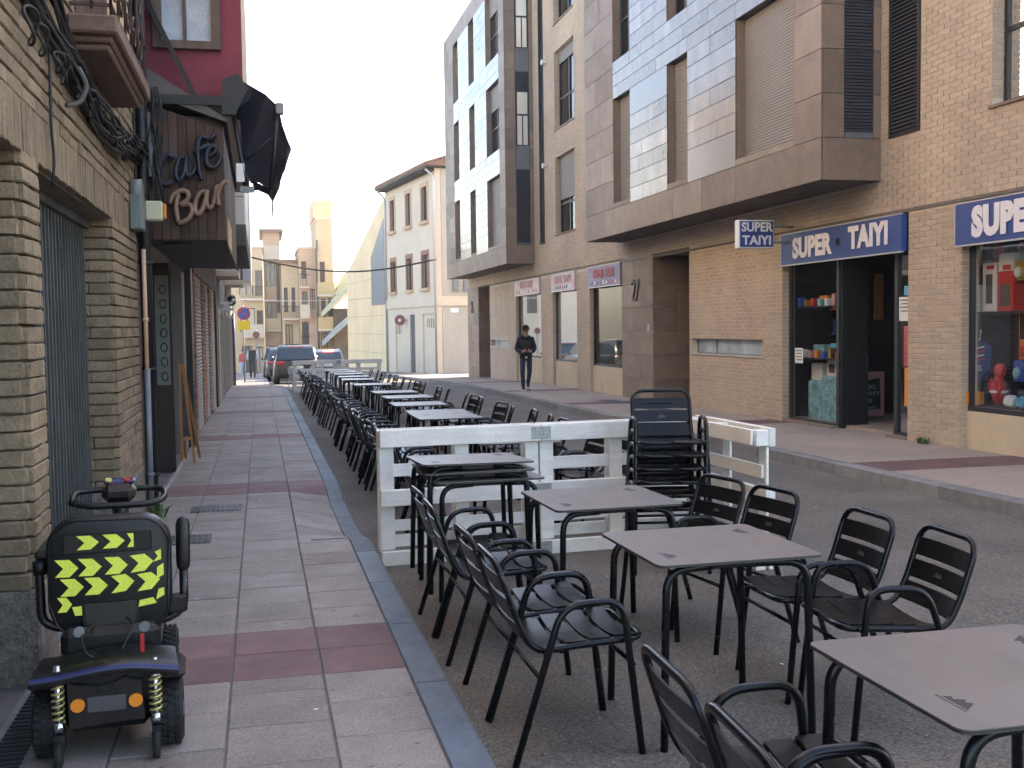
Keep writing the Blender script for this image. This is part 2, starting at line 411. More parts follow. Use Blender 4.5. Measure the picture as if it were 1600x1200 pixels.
for t in todo:
    if t in vis:
        mb = MB(); slab(mb, t[2], t[3], t[0], t[1]); cx, cy = (t[2]+t[3])/2, (t[0]+t[1])/2
        mb.v = [(p[0]-cx, p[1]-cy, p[2]) for p in mb.v]
        o = bpy.data.objects.new('tile', mb.mesh('tile', 'tile_red' if t[4] else 'tile_pink')); col.objects.link(o); o.parent = pave_l; o.location = (cx, cy, 0)
    else: slab(far_r if t[4] else far_p, t[2], t[3], t[0], t[1])
tag(far_p.build('paving_tiles', 'tile_pink', pave_l), kind='stuff'); tag(far_r.build('red_paving_tiles', 'tile_red', pave_l), kind='stuff')
y = 2.6
while y < 66:
    L = 1.0 if y < 34 else .8
    y1 = y+L; mb = MB(); g = .004; x = [kx(y)-.15, kx(y), kx(y1)-.15, kx(y1)]
    def kz(yy): return gz(yy)+.122-.085*dip(yy)
    ym = (y+y1)/2
    def ring(yy, xa, xb):
        z = kz(yy); b = gz(yy)-.12
        return [(xa, yy, b), (xb+.012, yy, b), (xb+.006, yy, z-.02), (xb-.014, yy, z), (xa+.004, yy, z), (xa, yy, z-.004)]
    sec = [ring(y+g, x[0], x[1]), ring(ym, kx(ym)-.15, kx(ym)), ring(y1-g, x[2], x[3])]
    vs = sum(sec, []); fs = [tuple(range(6)), tuple(range(17, 11, -1))]
    for s_ in range(2):
        for i in range(6): fs.append((s_*6+i, s_*6+6+i, s_*6+6+(i+1) % 6, s_*6+(i+1) % 6))
    mb.add([(a-kx(ym), b-ym, c) for a, b, c in vs], fs)
    o = mb.build('kerb_stone', 'kerb_blue', pave_l); o.location = (kx(ym), ym, 0)
    y = y1
# ---- right pavement
pave_r = struct('right_pavement', sheet(MB(), RK+.02, 12.5, [-4, 0, 10, 20, 30, 35, 40, 50, 57, 66, 75], .12), 'grout')
mt, mr = MB(), MB()
def slab_r(mb, x0, x1, y0, y1):
    g = .0025; z0, z1 = gz(y0)+.13, gz(y1)+.13
    mb.quad((x0+g, y0+g, z0), (x1-g, y0+g, z0), (x1-g, y1-g, z1), (x0+g, y1-g, z1))
yy = 5.0; i = 0
while yy < 60:
    for j in range(6):
        x0 = RK+.17+.4*j
        if yy > 44 or x0 < 8.6: slab_r(mr if (i+2) % 15 in (0, 1) else mt, x0, x0+.4, yy, yy+.4)
    yy += .4; i += 1
for yy in np.arange(13.0, 16.4, .4):
    slab_r(mt, 8.87, 9.27, yy, yy+.4)
tag(mt.build('paving_tiles', 'tile_tan', pave_r), kind='stuff'); tag(mr.build('red_paving_tiles', 'tile_red', pave_r), kind='stuff')
y = 5.2
while y < 58:
    y1 = y+.98; mb = MB(); ym = (y+y1)/2; g = .005
    def ringr(yy):
        b = gz(yy)
        return [(RK+.17, yy, b-.1), (RK+.17, yy, b+.131), (RK+.03, yy, b+.133), (RK+.006, yy, b+.118), (RK-.012, yy, b-.1)]
    a, b = ringr(y+g), ringr(y1-g); vs = [(p[0]-RK, p[1]-ym, p[2]) for p in a+b]
    mb.add(vs, [(0, 1, 2, 3, 4), (9, 8, 7, 6, 5)]+[(i, 5+i, 5+(i+1) % 5, (i+1) % 5) for i in range(5)])
    o = mb.build('kerb_stone', 'kerb_grey', pave_r); o.location = (RK, ym, 0); y = y1

# ================================================================== right-hand apartment building
FX, BX = 8.5, 7.58
bld = thing('apartment_building', 'tan brick apartment block with brown stone bay windows above the shops', 'building', (FX, 25, gz(25)+.13))
YE0, YE1, ZT = 4.0, 44.6, 13.2
FL = [(4.27+3.02*k, 6.5+3.02*k) for k in range(3)]
bays = [13.67, 33.25]
OP = [(9.2, 11.85, -.3, 3.08), (13.0, 16.6, -.5, 3.08), (17.33, 20.5, 1.03, 1.33), (20.62, 22.67, -.5, 3.18), (24.75, 27.42, -.6, 3.13),
      (28.63, 31.15, -.6, 3.14), (32.53, 35.9, -.7, 3.15), (37.08, 40.1, .87, 1.13), (40.22, 42.3, -.8, 3.2)]
for a, b in FL: OP += [(28.72, 30.72, a, b), (9.3, 11.32, a-.12, b)]
LOUV = [(12.75, 13.45), (31.95, 32.45)]
SKIP = OP+[(22.67, 24.75, -1, 3.18), (42.3, 44.6, -1, 3.2)]+[(b-.005, b+11.06, 3.58, 99) for b in bays]+[(a, b, 4.12, 99) for a, b in LOUV]
# backing wall
cy = sorted({YE0, YE1, *[o[0] for o in OP], *[o[1] for o in OP]}); cz = sorted({-.9, ZT, *[o[2] for o in OP], *[o[3] for o in OP]})
mb = MB()
def inop(y, z, ops): return any(o[0] < y < o[1] and o[2] < z < o[3] for o in ops)
for z0, z1 in zip(cz[:-1], cz[1:]):
    run = None
    for y0, y1 in zip(cy[:-1], cy[1:]):
        if inop((y0+y1)/2, (z0+z1)/2, OP):
            if run: mb.box(FX, FX+.22, run[0], run[1], z0, z1)
            run = None
        else: run = (run[0], y1) if run else (y0, y1)
    if run: mb.box(FX, FX+.22, run[0], run[1], z0, z1)
mb.build('wall', 'mortar_light', bld, True)
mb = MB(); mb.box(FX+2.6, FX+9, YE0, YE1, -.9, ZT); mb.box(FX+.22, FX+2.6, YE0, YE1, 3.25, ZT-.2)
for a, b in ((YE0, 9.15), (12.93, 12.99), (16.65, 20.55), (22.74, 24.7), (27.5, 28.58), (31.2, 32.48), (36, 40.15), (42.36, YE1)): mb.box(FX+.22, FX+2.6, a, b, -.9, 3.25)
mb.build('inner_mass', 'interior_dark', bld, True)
mb = MB(); mb.box(FX-.05, FX+9.2, YE0-.1, YE1+.05, ZT, ZT+.12); mb.build('roof', 'lead_grey', bld, True)
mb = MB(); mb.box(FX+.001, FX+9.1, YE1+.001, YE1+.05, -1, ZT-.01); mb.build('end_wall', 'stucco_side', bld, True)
# bricks
PH, BL = .0695, .25
bm_all = MB(); near = []
row = 0; z = -.55
vsA, fsA = [], []
def brick_into(x, y0, y1, z0, z1, d=.007):
    o = len(vsA)
    vsA.extend([(x-d, y0, z0), (x-d, y1, z0), (x-d, y1, z1), (x-d, y0, z1), (x, y0, z0), (x, y1, z0), (x, y1, z1), (x, y0, z1)])
    fsA.extend([(o, o+3, o+2, o+1), (o, o+1, o+5, o+4), (o+2, o+3, o+7, o+6), (o+1, o+2, o+6, o+5), (o+3, o, o+4, o+7)])
while z < ZT-.02:
    z0, z1 = z, z+PH-.012; zc = (z0+z1)/2
    if not 3.075 < z1 < 3.13:
        segs = [(8.2, YE1)]
        for o in SKIP:
            if o[2]-.02 < zc < o[3]+.02:
                ns = []
                for a, b in segs:
                    if o[1] <= a or o[0] >= b: ns.append((a, b)); continue
                    if o[0] > a: ns.append((a, o[0]))
                    if o[1] < b: ns.append((o[1], b))
                segs = ns
        off = (row % 2)*BL/2
        for a, b in segs:
            k = math.floor((a-off)/BL)
            while True:
                p0, p1 = max(a, off+k*BL), min(b, off+(k+1)*BL); k += 1
                if p0 >= b-1e-6: break
                if p1-p0 < .02: continue
                q = proj((FX, p0, zc))
                if q[1] < -90 or q[0] > 1720: continue
                if z1 < gz(p0)+.13: continue
                if 11.88 < p0 and p1 < 13.01 and z1 < 3.08 or (16.6 < p0 < 18.2 and zc < 1.9): near.append((p0, p1, z0, z1))
                else: brick_into(FX, p0+.005, p1-.005, z0, z1)
    z += PH; row += 1
me = bpy.data.meshes.new('brick_courses'); me.from_pydata(vsA, [], fsA); me.materials.append(M['brick_tan'])
o = bpy.data.objects.new('brick_courses', me); col.objects.link(o); o.parent = bld; o.location = -Vector(ORG[bld.name]); o['kind'] = 'stuff'
near.sort(); bc = {}
for i, (p0, p1, z0, z1) in enumerate(near[:]):
    if i >= 298: brick_into(FX, p0+.005, p1-.005, z0, z1); continue
    key = round(p1-p0, 3)
    if key not in bc:
        h = (p1-p0)/2-.005; q = MB(); q.cbox(-.008, 0, -h, h, -(PH-.012)/2, (PH-.012)/2, .0025); bc[key] = q.mesh('brick', 'brick_tan_piece')
    inst(bc[key], 'brick', bld, (FX, (p0+p1)/2, (z0+z1)/2))
if len(near) > 298:
    vsA, fsA = [], []
    for p0, p1, z0, z1 in near[298:]: brick_into(FX, p0+.005, p1-.005, z0, z1)
    me = bpy.data.meshes.new('brick_courses'); me.from_pydata(vsA, [], fsA); me.materials.append(M['brick_tan'])
    o = bpy.data.objects.new('brick_courses', me); col.objects.link(o); o.parent = bld; o.location = -Vector(ORG[bld.name]); o['kind'] = 'stuff'
# brick returns on the far jambs
mb = MB()
for yj, za, zb in ((11.85, .0, 3.05), (16.6, -.1, 3.05), (27.42, -.2, 3.1), (31.15, -.2, 3.1), (35.9, -.3, 3.1), *[(30.72, a, b) for a, b in FL], *[(11.32, a, b) for a, b in FL[:1]]):
    z = -.55; r_ = 0
    while z < zb:
        if z > za-.05:
            sp = FX+.10+(.05 if r_ % 2 else -.03)
            mb.box(FX-.007, sp-.004, yj-.007, yj, z, z+PH-.012); mb.box(sp+.004, FX+.2, yj-.007, yj, z, z+PH-.012)
        z += PH; r_ += 1
tag(mb.build('jamb_bricks', 'brick_tan', bld, True), kind='stuff')
mb = MB(); mb.box(FX-.02, FX+.02, 8.2, 22.66, 3.085, 3.125); mb.box(FX-.02, FX+.02, 24.76, 44.6, 3.16, 3.20); mb.build('lintel_shadow_band', 'mortar_dark', bld, True)  # ledge strip coloured dark to stand for the thin shadow gap
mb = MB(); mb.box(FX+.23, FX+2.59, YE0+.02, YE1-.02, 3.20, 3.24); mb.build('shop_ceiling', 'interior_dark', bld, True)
mb = MB(); mb.box(FX+.05, FX+2.6, YE0+.02, YE1-.02, -.8, -.38); mb.build('foundation', 'grout', bld, True)
mb = MB()
for a, b in ((9.1, 20.6), (24.7, 36)): mb.box(FX+.19, FX+2.59, a, b, -.37, gz(a)+.125 if a < 12 else gz(b)+.10)
mb.build('shop_floor', 'tile_tan', bld, True)

def shutter_mesh(mb, plane, y0, y1, z0, z1, x, pitch=.045, d=.012):
    """corrugated roller-shutter curtain; plane 'x' faces -X, plane 'y' faces -Y"""
    n = max(2, int((z1-z0)/pitch)); vs = []
    for i in range(n):
        a = z0+(z1-z0)*i/n; b = z0+(z1-z0)*(i+1)/n
        for zz, dd in ((a+.004, 0), (a+(b-a)*.3, -d), (a+(b-a)*.75, -d), (b-.001, 0)): vs.append((zz, dd))
    V = []; F = []
    for zz, dd in vs:
        V += [(x+dd, y0, zz), (x+dd, y1, zz)] if plane == 'x' else [(y0, x+dd, zz), (y1, x+dd, zz)]
    for i in range(len(vs)-1): F.append((2*i, 2*i+1, 2*i+3, 2*i+2))
    mb.add(V, F); return mb
def window_x(parent, y0, y1, z0, z1, x, closed=0., sill=True, sm='shutter', mull=None, curtain=True):
    """window facing -X set at plane x: frame, pane, curtain, roller shutter drawn down by the fraction 'closed'"""
    if closed < .98:
        f = MB(); t = .06
        f.box(x-.02, x+.05, y0, y0+t, z0, z1); f.box(x-.02, x+.05, y1-t, y1, z0, z1); f.box(x-.02, x+.05, y0+t, y1-t, z0, z0+t); f.box(x-.02, x+.05, y0+t, y1-t, z1-t, z1)
        m = mull or (y0+y1)/2
        f.box(x-.015, x+.045, m-.045, m+.045, z0+t, z1-t); f.box(x-.012, x+.043, y0+t, y1-t, z0+.85, z0+.91)
        f.build('window_frame', 'frame_dark', parent, True)
        MB().quad((x+.01, y0+t, z0+t), (x+.01, y1-t, z0+t), (x+.01, y1-t, z1-t), (x+.01, y0+t, z1-t)).build('pane', 'window_glass', parent, True)
        if curtain:
            c = MB(); n = int((y1-y0)/.05); v = []
            for i in range(n+1):
                yy = y0+t+(y1-y0-2*t)*i/n; v += [(x+.14+.02*(i % 2), yy, z0+.02), (x+.14+.02*(i % 2), yy, z1-.02)]
            c.add(v, [(2*i, 2*i+2, 2*i+3, 2*i+1) for i in range(n)]); c.build('curtain', 'curtain', parent, True)
    if closed > 0: shutter_mesh(MB(), 'x', y0+.005, y1-.005, z1-(z1-z0)*closed, z1, x-.03).build('roller_shutter', sm, parent, True)
    if sill: MB().box(x-.21 if x > FX else x-.16, x+.02, y0-.03 if x > FX else y0+.002, y1+.03 if x > FX else y1-.002, z0-.035, z0-.001).build('window_sill', 'stone_brown', parent, True)
for k, (a, b) in enumerate(FL):
    window_x(bld, 28.72, 30.72, a, b, FX+.17, closed=(.56, .16, .2)[k])
window_x(bld, 9.3, 11.32, FL[0][0]-.12, FL[0][1], FX+.17, closed=.2)
# wall louvres
for a, b in LOUV:
    mb = MB(); zt = ZT-.3
    mb.box(FX-.03, FX+.01, a, a+.05, 4.12, zt); mb.box(FX-.03, FX+.01, b-.05, b, 4.12, zt); mb.box(FX-.03, FX+.01, a+.05, b-.05, 4.12, 4.17); mb.box(FX-.03, FX+.01, a+.05, b-.05, zt-.05, zt)
    mb.build('louvre_frame', 'frame_dark', bld, True)
    MB().box(FX-.004, FX+.004, a+.05, b-.05, 4.17, zt-.05).build('louvre_backing', 'black_gap', bld, True)
    z = 4.2; n = 0; q = MB(); q.hexa([(-.028, -(b-a)/2+.05, -.012), (-.028, (b-a)/2-.05, -.012), (0, (b-a)/2-.05, .022), (0, -(b-a)/2+.05, .022), (-.028, -(b-a)/2+.05, -.006), (-.028, (b-a)/2-.05, -.006), (0, (b-a)/2-.05, .028), (0, -(b-a)/2+.05, .028)])
    me = q.mesh('louvre_slat', 'shutter_dark'); rest = MB()
    while z < zt-.08:
        pj = proj((FX, a, z))
        if pj[1] > -40 and n < 140: inst(me, 'louvre_slat', bld, (FX-.004, (a+b)/2, z)); n += 1
        z += .052
# ---- bays
def bay(yb):
    pts = MB(); ZB = 3.58; yE = yb+11.05
    root = bpy.data.objects.new('bay', None); col.objects.link(root); root.parent = bld; ORG[root.name] = ORG[bld.name]
    c0 = 4.16
    WN = [(yb+.79, yb+2.76), (yb+4.78, yb+5.78), (yb+7.88, yb+8.98)]
    # core built around the window recesses
    m = MB(); cyy = sorted({yb+.02, yE-.02, *[v for w_ in WN for v in w_]}); czz = sorted({ZB+.02, ZT-.01, *[v for f in FL for v in f]})
    ops = [(w_[0], w_[1], f[0], f[1]) for w_ in WN for f in FL]
    for y0, y1 in zip(cyy[:-1], cyy[1:]):
        for z0, z1 in zip(czz[:-1], czz[1:]):
            if not inop((y0+y1)/2, (z0+z1)/2, ops): m.box(BX+.02, BX+.34, y0, y1, z0, z1)
    m.box(BX+.34, FX-.001, yb+.02, yE-.02, ZB+.02, ZT-.01)
    m.build('bay_core', 'frame_dark', root, True)
    pc = {}
    def panel(mtl, name, y0, y1, z0, z1, face='x', x0=0, x1=0, yy=0):
        """one cladding piece; skipped when the picture cannot show it"""
        c_ = (BX, (y0+y1)/2, (z0+z1)/2) if face == 'x' else ((x0+x1)/2, yy, (z0+z1)/2)
        p = proj(c_)
        if p[1] < -110 or p[0] > 1750: return
        g = .004
        if face == 'x':
            key = (mtl, 'x', round(y1-y0, 2), round(z1-z0, 2))
            if key not in pc: q = MB(); h, v = (y1-y0)/2-g, (z1-z0)/2-g; q.cbox(0, .022, -h, h, -v, v, .002); pc[key] = q.mesh(name, mtl)
            inst(pc[key], name, root, (BX+rnd.uniform(-.002, .002), c_[1], c_[2]))
        else:
            key = (mtl, 'y', round(x1-x0, 2), round(z1-z0, 2))
            if key not in pc: q = MB(); h, v = (x1-x0)/2-g, (z1-z0)/2-g; q.cbox(-h, h, 0, .022, -v, v, .002); pc[key] = q.mesh(name, mtl)
            inst(pc[key], name, root, (c_[0], yy+rnd.uniform(-.002, .002), c_[2]))
    zr = [c0+.604*i for i in range(16)]; zr[-1] = ZT
    for i in range(15):
        panel('stone_brown', 'stone_panel', yb, WN[0][0], zr[i], zr[i+1])
        sp = WN[2][1]+(yE-WN[2][1])*(.45 if i % 2 else .62)
        panel('stone_brown', 'stone_panel', WN[2][1], sp, zr[i], zr[i+1]); panel('stone_brown', 'stone_panel', sp, yE, zr[i], zr[i+1])
        panel('stone_brown', 'stone_panel', 0, 0, zr[i], zr[i+1], 'y', BX+.023, BX+.35, yb)
        panel('stone_brown', 'stone_panel', 0, 0, zr[i], zr[i+1], 'y', BX+.80, FX-.01, yb)
    n = 8; st = (yE-yb)/n
    for i in range(n): panel('stone_brown', 'stone_panel', yb+st*i, yb+st*(i+1), ZB, c0)
    panel('stone_brown', 'stone_panel', 0, 0, ZB, c0, 'y', BX+.023, FX-.01, yb)
    MB().box(BX+.01, FX-.002, yb+.01, yE-.01, ZB, ZB+.019).build('bay_soffit', 'stucco_dark', root, True)
    # slate cladding between the windows
    PH_ = .2788; z = c0
    gaps = [(WN[0][1], WN[1][0]), (WN[1][1], WN[2][0])]
    for k, (a, b) in enumerate(FL):
        za = c0 if k == 0 else FL[k-1][1]
        # spandrel rows under this floor's windows
        if k:
            h = (a-za)/3
            for r_ in range(3):
                cuts = [WN[0][0], WN[0][1]-.3*(r_ % 2), WN[0][1]+1.1, WN[1][0]+.2*(r_ % 2), WN[1][1]+.6, WN[2][0]-.2*(r_ % 2), WN[2][1]]
                for c_, d_ in zip(cuts[:-1], cuts[1:]): panel('slate', 'slate_panel', c_, d_, za+h*r_, za+h*(r_+1))
        for gi, (c_, d_) in enumerate(gaps):
            lo, hi = a, b
            if k == 0: lo = c0
            if gi == 0: panel('panel_smooth', 'smooth_panel', c_, d_, lo, lo+.58); lo += .58
            else: panel('panel_smooth', 'smooth_panel', c_, d_, hi-.56, hi); hi -= .56
            nr = round((hi-lo)/PH_)
            for r_ in range(nr):
                q0, q1 = lo+(hi-lo)*r_/nr, lo+(hi-lo)*(r_+1)/nr
                s_ = c_+(d_-c_)*((.36, .66, .5)[(r_+gi+k) % 3])
                if (r_+k) % 3 == 1: panel('slate', 'slate_panel', c_, d_, q0, q1)
                else: panel('slate', 'slate_panel', c_, s_, q0, q1); panel('slate', 'slate_panel', s_, d_, q0, q1)
        if k == 0:
            for w_ in WN: panel('stone_brown', 'stone_panel', w_[0], w_[1], c0, a)
    za = FL[-1][1]
    for r_ in range(1): panel('stone_brown', 'stone_panel', WN[0][0], WN[2][1], za, ZT)
    # windows with shutters
    cl = {13.67: [(1, 1, 1), (.12, .2, .15), (.1, .1, .1)], 33.25: [(1, .0, .0), (.35, .0, .0), (.3, .0, .2)]}[yb]
    for k, (a, b) in enumerate(FL):
        for wi, (c_, d_) in enumerate(WN):
            if proj((BX, c_, a))[1] < -60: continue
            window_x(root, c_+.004, d_-.004, a+.004, b-.004, BX+.2, closed=cl[k][wi], sm='shutter', mull=c_+(d_-c_)*.5 if wi else None, sill=True)
            m = MB()   # stone-lined jambs
            m.box(BX+.025, BX+.2, d_-.012, d_-.001, a+.001, b-.001); m.box(BX+.025, BX+.2, c_+.001, c_+.003, a+.001, b-.001)
            m.build('jamb_lining', 'stone_brown', root, True)
    # side window slot facing the camera
    for k, (a, b) in enumerate(FL):
        x0, x1 = BX+.36, BX+.79
        if proj((x0, yb, a))[1] < -60: continue
        full = (yb < 20 or k == 0)
        if full: shutter_mesh(MB(), 'y', x0, x1, a-.03, b, yb+.02).build('roller_shutter', 'shutter_dark', root, True)
        else:
            f = MB(); f.box(x0, x0+.05, yb+.01, yb+.04, a, b-.6); f.box(x1-.05, x1, yb+.01, yb+.04, a, b-.6); f.box(x0+.05, x1-.05, yb+.01, yb+.04, a+.9, a+.96); f.box(x0+.2, x0+.24, yb+.01, yb+.04, a, a+.9); f.build('window_frame', 'frame_dark', root, True)
            MB().box(x0+.05, x1-.05, yb+.012, yb+.016, a, b-.6).build('pane', 'curtain', root, True)
            shutter_mesh(MB(), 'y', x0, x1, b-.6, b, yb+.02).build('roller_shutter', 'shutter_dark', root, True)
        MB().box(x0, x1, yb-.004, yb+.018, a-.76 if k else a-.11, a-.04 if k else a-.031).build('spandrel', 'panel_smooth', root, True)
for yb in bays: bay(yb)

# stone columns at the two entrances
def entrance(y0, y1, y2, zt, num, numy):
    h = .545; z = gz(y2)+.13-.06; i = 0
    while z < zt-.05:
        z1 = min(z+h, zt)
        for a, b in ((y1, (y1+y2)/2+(.25 if i % 2 else -.2)), ((y1+y2)/2+(.25 if i % 2 else -.2), y2)):
            q = MB(); q.cbox(FX-.03, FX-.001, a+.003, b-.003, z+.003, z1-.003, .002); q.build('stone_panel', 'stone_brown', bld, True)
        xs = [FX-.03, FX+.75+(.2 if i % 2 else 0), FX+1.7, FX+2.5]
        for a, b in zip(xs[:-1], xs[1:]):
            q = MB(); q.cbox(a+.003, b-.003, y1-.026, y1-.001, z+.003, z1-.003, .002); q.build('stone_panel', 'stone_brown', bld, True)
        z = z1; i += 1
    MB().box(FX-.02, FX+2.5, y0, y1, zt-.06, zt-.01).build('porch_ceiling', 'stucco_dark', bld, True)
    MB().box(FX+1.9, FX+1.95, y0, y1-.03, gz(y1)+.1, zt-.06).build('porch_door', 'frame_dark', bld, True)
    MB().box(FX, FX+1.9, y0, y1, gz(y1)-.2, gz(y1)+.128).build('porch_floor', 'tile_tan', bld, True)
    q = MB(); q.box(FX+.55, FX+1.6, y1-.045, y1-.03, 1.15, 2.35); q.box(FX+.57, FX+1.58, y1-.05, y1-.046, 1.17, 2.33); q.build('letterbox_panel', 'stone_brown', bld, True)
    me = text_mesh(num, .72, .012, 'metal_black', .0, .0, .85)
    inst(me, 'house_number', bld, (FX-.045, numy, 2.38), (R(90), 0, R(-90)), (.8, 1, 1))
entrance(20.62, 22.67, 24.75, 3.18, '27', 23.75); entrance(40.22, 42.3, 44.55, 3.2, '25', 43.5)
MB().box(FX-.036, FX-.031, 22.85, 23.0, 1.45, 1.62).build('intercom', 'galv', bld, True)
# narrow slot windows
for a, b, z0, z1 in ((17.33, 20.5, 1.03, 1.33), (37.08, 40.1, .87, 1.13)):
    f = MB(); x = FX+.12
    f.box(x, x+.04, a, a+.03, z0, z1); f.box(x, x+.04, b-.03, b, z0, z1); f.box(x, x+.04, a, b, z0, z0+.025); f.box(x, x+.04, a, b, z1-.025, z1); f.box(x, x+.04, b-.95, b-.9, z0, z1)
    f.build('window_frame', 'metal_grey', bld, True); MB().box(x+.015, x+.02, a, b, z0, z1).build('pane', 'frosted', bld, True)
    MB().box(FX-.03, FX+.14, a, b, z0-.02, z0-.001).build('window_sill', 'alu', bld, True)
# small wall lamps
for z in (6.4, 9.45):
    q = MB(); q.cyl((FX-.12, 31.6, z), (FX-.0, 31.6, z), .05, 10); q.cyl((FX-.16, 31.6, z), (FX-.12, 31.6, z), .08, 10); tag(q.build('wall_lamp', 'paper_white', None, loc=(FX, 31.6, z)), 'small white wall lamp beside the %s apartment window' % ('lower' if z < 7 else 'upper'), 'wall lamp', 'wall lamps')

# ---- shop fronts
def shopwin(y0, y1, z0, z1, y2, sillz, mullions=(), gm='shop_glass'):
    x = FX+.12
    MB().box(FX+.06, FX+.16, y0+.003, y2-.009, gz(y2)+.0, sillz-.03).build('stall_riser', 'stucco_cream', bld, True)
    f = MB(); t = .05
    f.box(x-.03, x+.03, y0+.003, y2-.009, sillz-.03, sillz+.03); f.box(x-.03, x+.03, y0+.003, y2-.009, z1-.06, z1)
    for m_ in (y0+.003, y2-.009-t, *mullions): f.box(x-.03, x+.03, m_, m_+t, sillz+.03, z1-.06)
    f.build('shop_frame', 'frame_dark', bld, True)
    MB().quad((x, y0+t, sillz+.03), (x, y2-t, sillz+.03), (x, y2-t, z1-.06), (x, y0+t, z1-.06)).build('shop_pane', gm, bld, True)
shopwin(9.2, 11.7, .5, 3.08, 11.85, .52, (), 'shop_glass_near')
shopwin(24.75, 27.3, .58, 3.13, 27.42, .59); shopwin(28.63, 31.0, .6, 3.14, 31.15, .61); shopwin(32.53, 35.8, .62, 3.15, 35.9, .63)
# display back walls
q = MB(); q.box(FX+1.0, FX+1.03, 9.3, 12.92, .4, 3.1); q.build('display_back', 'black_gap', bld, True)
# door bay: side light, open door leaf, right sidelight
q = MB(); x = FX+.14
q.box(x-.03, x+.03, 14.98, 15.06, gz(15)+.13, 2.6); q.box(x-.03, x+.03, 16.52, 16.59, gz(16)+.13, 2.6); q.box(x-.03, x+.03, 15.06, 16.52, gz(16)+.13, gz(16)+.2); q.box(x-.03, x+.03, 13.0, 16.59, 2.6, 3.06)
q.box(x-.03, x+.03, 13.42, 13.5, gz(13)+.13, 2.6); q.box(x-.03, x+.03, 13.01, 13.07, gz(13)+.13, 2.6); q.box(x-.03, x+.03, 13.07, 13.42, gz(13)+.13, gz(13)+.2)
q.build('shop_frame', 'frame_dark', bld, True)
MB().quad((x, 15.06, .1), (x, 16.52, .1), (x, 16.52, 2.6), (x, 15.06, 2.6)).build('shop_pane', 'shop_glass_near', bld, True)
MB().quad((x, 13.07, .1), (x, 13.42, .1), (x, 13.42, 2.6), (x, 13.07, 2.6)).build('shop_pane', 'shop_glass_near', bld, True)
q = MB(); q.box(x-.02, x+.42, 14.90, 14.955, gz(15)+.14, 2.58); q.build('shop_door', 'black_gap', bld, True)
MB().box(FX-.02, FX+.18, 15.0, 16.58, gz(16)+.05, gz(15.5)+.165).build('door_step', 'stone_brown', bld, True)
MB().box(FX-.02, FX+.18, 13.02, 13.5, gz(13)+.05, gz(13.2)+.165).build('door_step', 'stone_brown', bld, True)
# ================================================================== shop signs and goods
RX = (R(90), 0, R(-90))
def sign_box(name, label, y0, y1, z0, z1, x, m, body, tm, size, ty, tz, sx=1., bold=.012, spacing=1.05, tint=None):
    t = thing(name, label, 'shop sign', (x, (y0+y1)/2, z0), group='shop signs along the brick facade')
    MB().cbox(x, x+.09, y0, y1, z0, z1, .006).build('panel', m, t, True)
    f = MB(); f.box(x-.006, x+.03, y0-.01, y1+.01, z0-.02, z0); f.box(x-.006, x+.03, y0-.01, y1+.01, z1, z1+.015); f.box(x-.006, x+.03, y1, y1+.015, z0, z1); f.build('trim', 'alu', t, True)
    for b_, yy, zz in body:
        inst(text_mesh(b_, size, .004, tm, 0, bold, spacing), 'lettering', t, (x-.008, yy, zz), RX, (sx, 1, 1))
    return t
s2 = sign_box('shop_sign', 'long blue sign reading SUPER TAIYI above the open shop door', 13.02, 16.46, 2.56, 3.05, FX-.10, 'sign_blue', [('SUPER', 15.45, 2.79), ('TAIYI', 13.83, 2.82)], 'letter_white', .42, 0, 0, .98, .022)
q = MB(); q.box(FX-.108, FX-.104, 14.62, 14.70, 2.76, 2.86); q.build('peeled_patch', 'black_gap', s2, True)
sign_box('shop_sign', 'blue sign with rounded white letters over the toy window at the frame edge', 8.9, 11.86, 2.54, 3.04, FX-.10, 'sign_blue', [('SUPER', 10.92, 2.78), ('TAIYI', 9.5, 2.78)], 'letter_white', .46, 0, 0, .88, .032, 1.1)
for i, (a, b, zz, m, lab) in enumerate(((24.78, 27.4, 2.6, 'sign_blue_pale', 'faded purple blue sign reading SUPER TAIYI beside the stone column'),
                                        (28.66, 31.1, 2.62, 'sign_pink', 'faded pink sign reading SUPER TAIYI over the middle shop window'),
                                        (32.56, 35.85, 2.64, 'sign_pink', 'bleached pale sign over the shop window behind the walking man'))):
    t = sign_box('shop_sign', lab, a, b, zz, 3.11, FX-.06, m, [('SUPER TAIYI', (a+b)/2, zz+.31)], 'letter_red' if i == 0 else 'pink', .30, 0, 0, 1.0, .01)
    for k in range(9):
        yy = b-.35-(b-a-.7)*k/8; hh = .05+.05*rnd.random()
        q = MB(); q.prism([(yy+.07, zz+.05), (yy-.05, zz+.06), (yy-.07, zz+.06+hh), (yy+.03, zz+.05+hh)], 'x', FX-.066, FX-.0605); q.build('print_mark', rnd.choice(['letter_red', 'sign_blue', 'letter_white']), t, True)
# projecting sign
t = thing('projecting_sign', 'small blue and white projecting SUPER TAIYI sign on a wall bracket', 'shop sign', (7.8, 16.2, 2.8), group='shop signs along the brick facade')
MB().cbox(7.49, 8.11, 16.13, 16.27, 2.82, 3.27, .008).build('box', 'sign_white', t, True)
MB().box(7.515, 8.095, 16.122, 16.131, 2.84, 3.25).build('face', 'sign_blue', t, True)
for b_, zz, sx in (('SUPER', 3.15, .95), ('TAIYI', 2.94, 1.05)):
    inst(text_mesh(b_, .20, .002, 'letter_white', 0, .006, 1.02), 'lettering', t, (7.805, 16.118, zz), (R(90), 0, 0), (sx, 1, 1))
q = MB(); q.tube([(8.1, 16.2, 3.17), (8.5, 16.2, 3.17)], .018); q.tube([(8.1, 16.2, 2.92), (8.5, 16.2, 2.92)], .018); q.build('bracket', 'metal_grey', t, True)

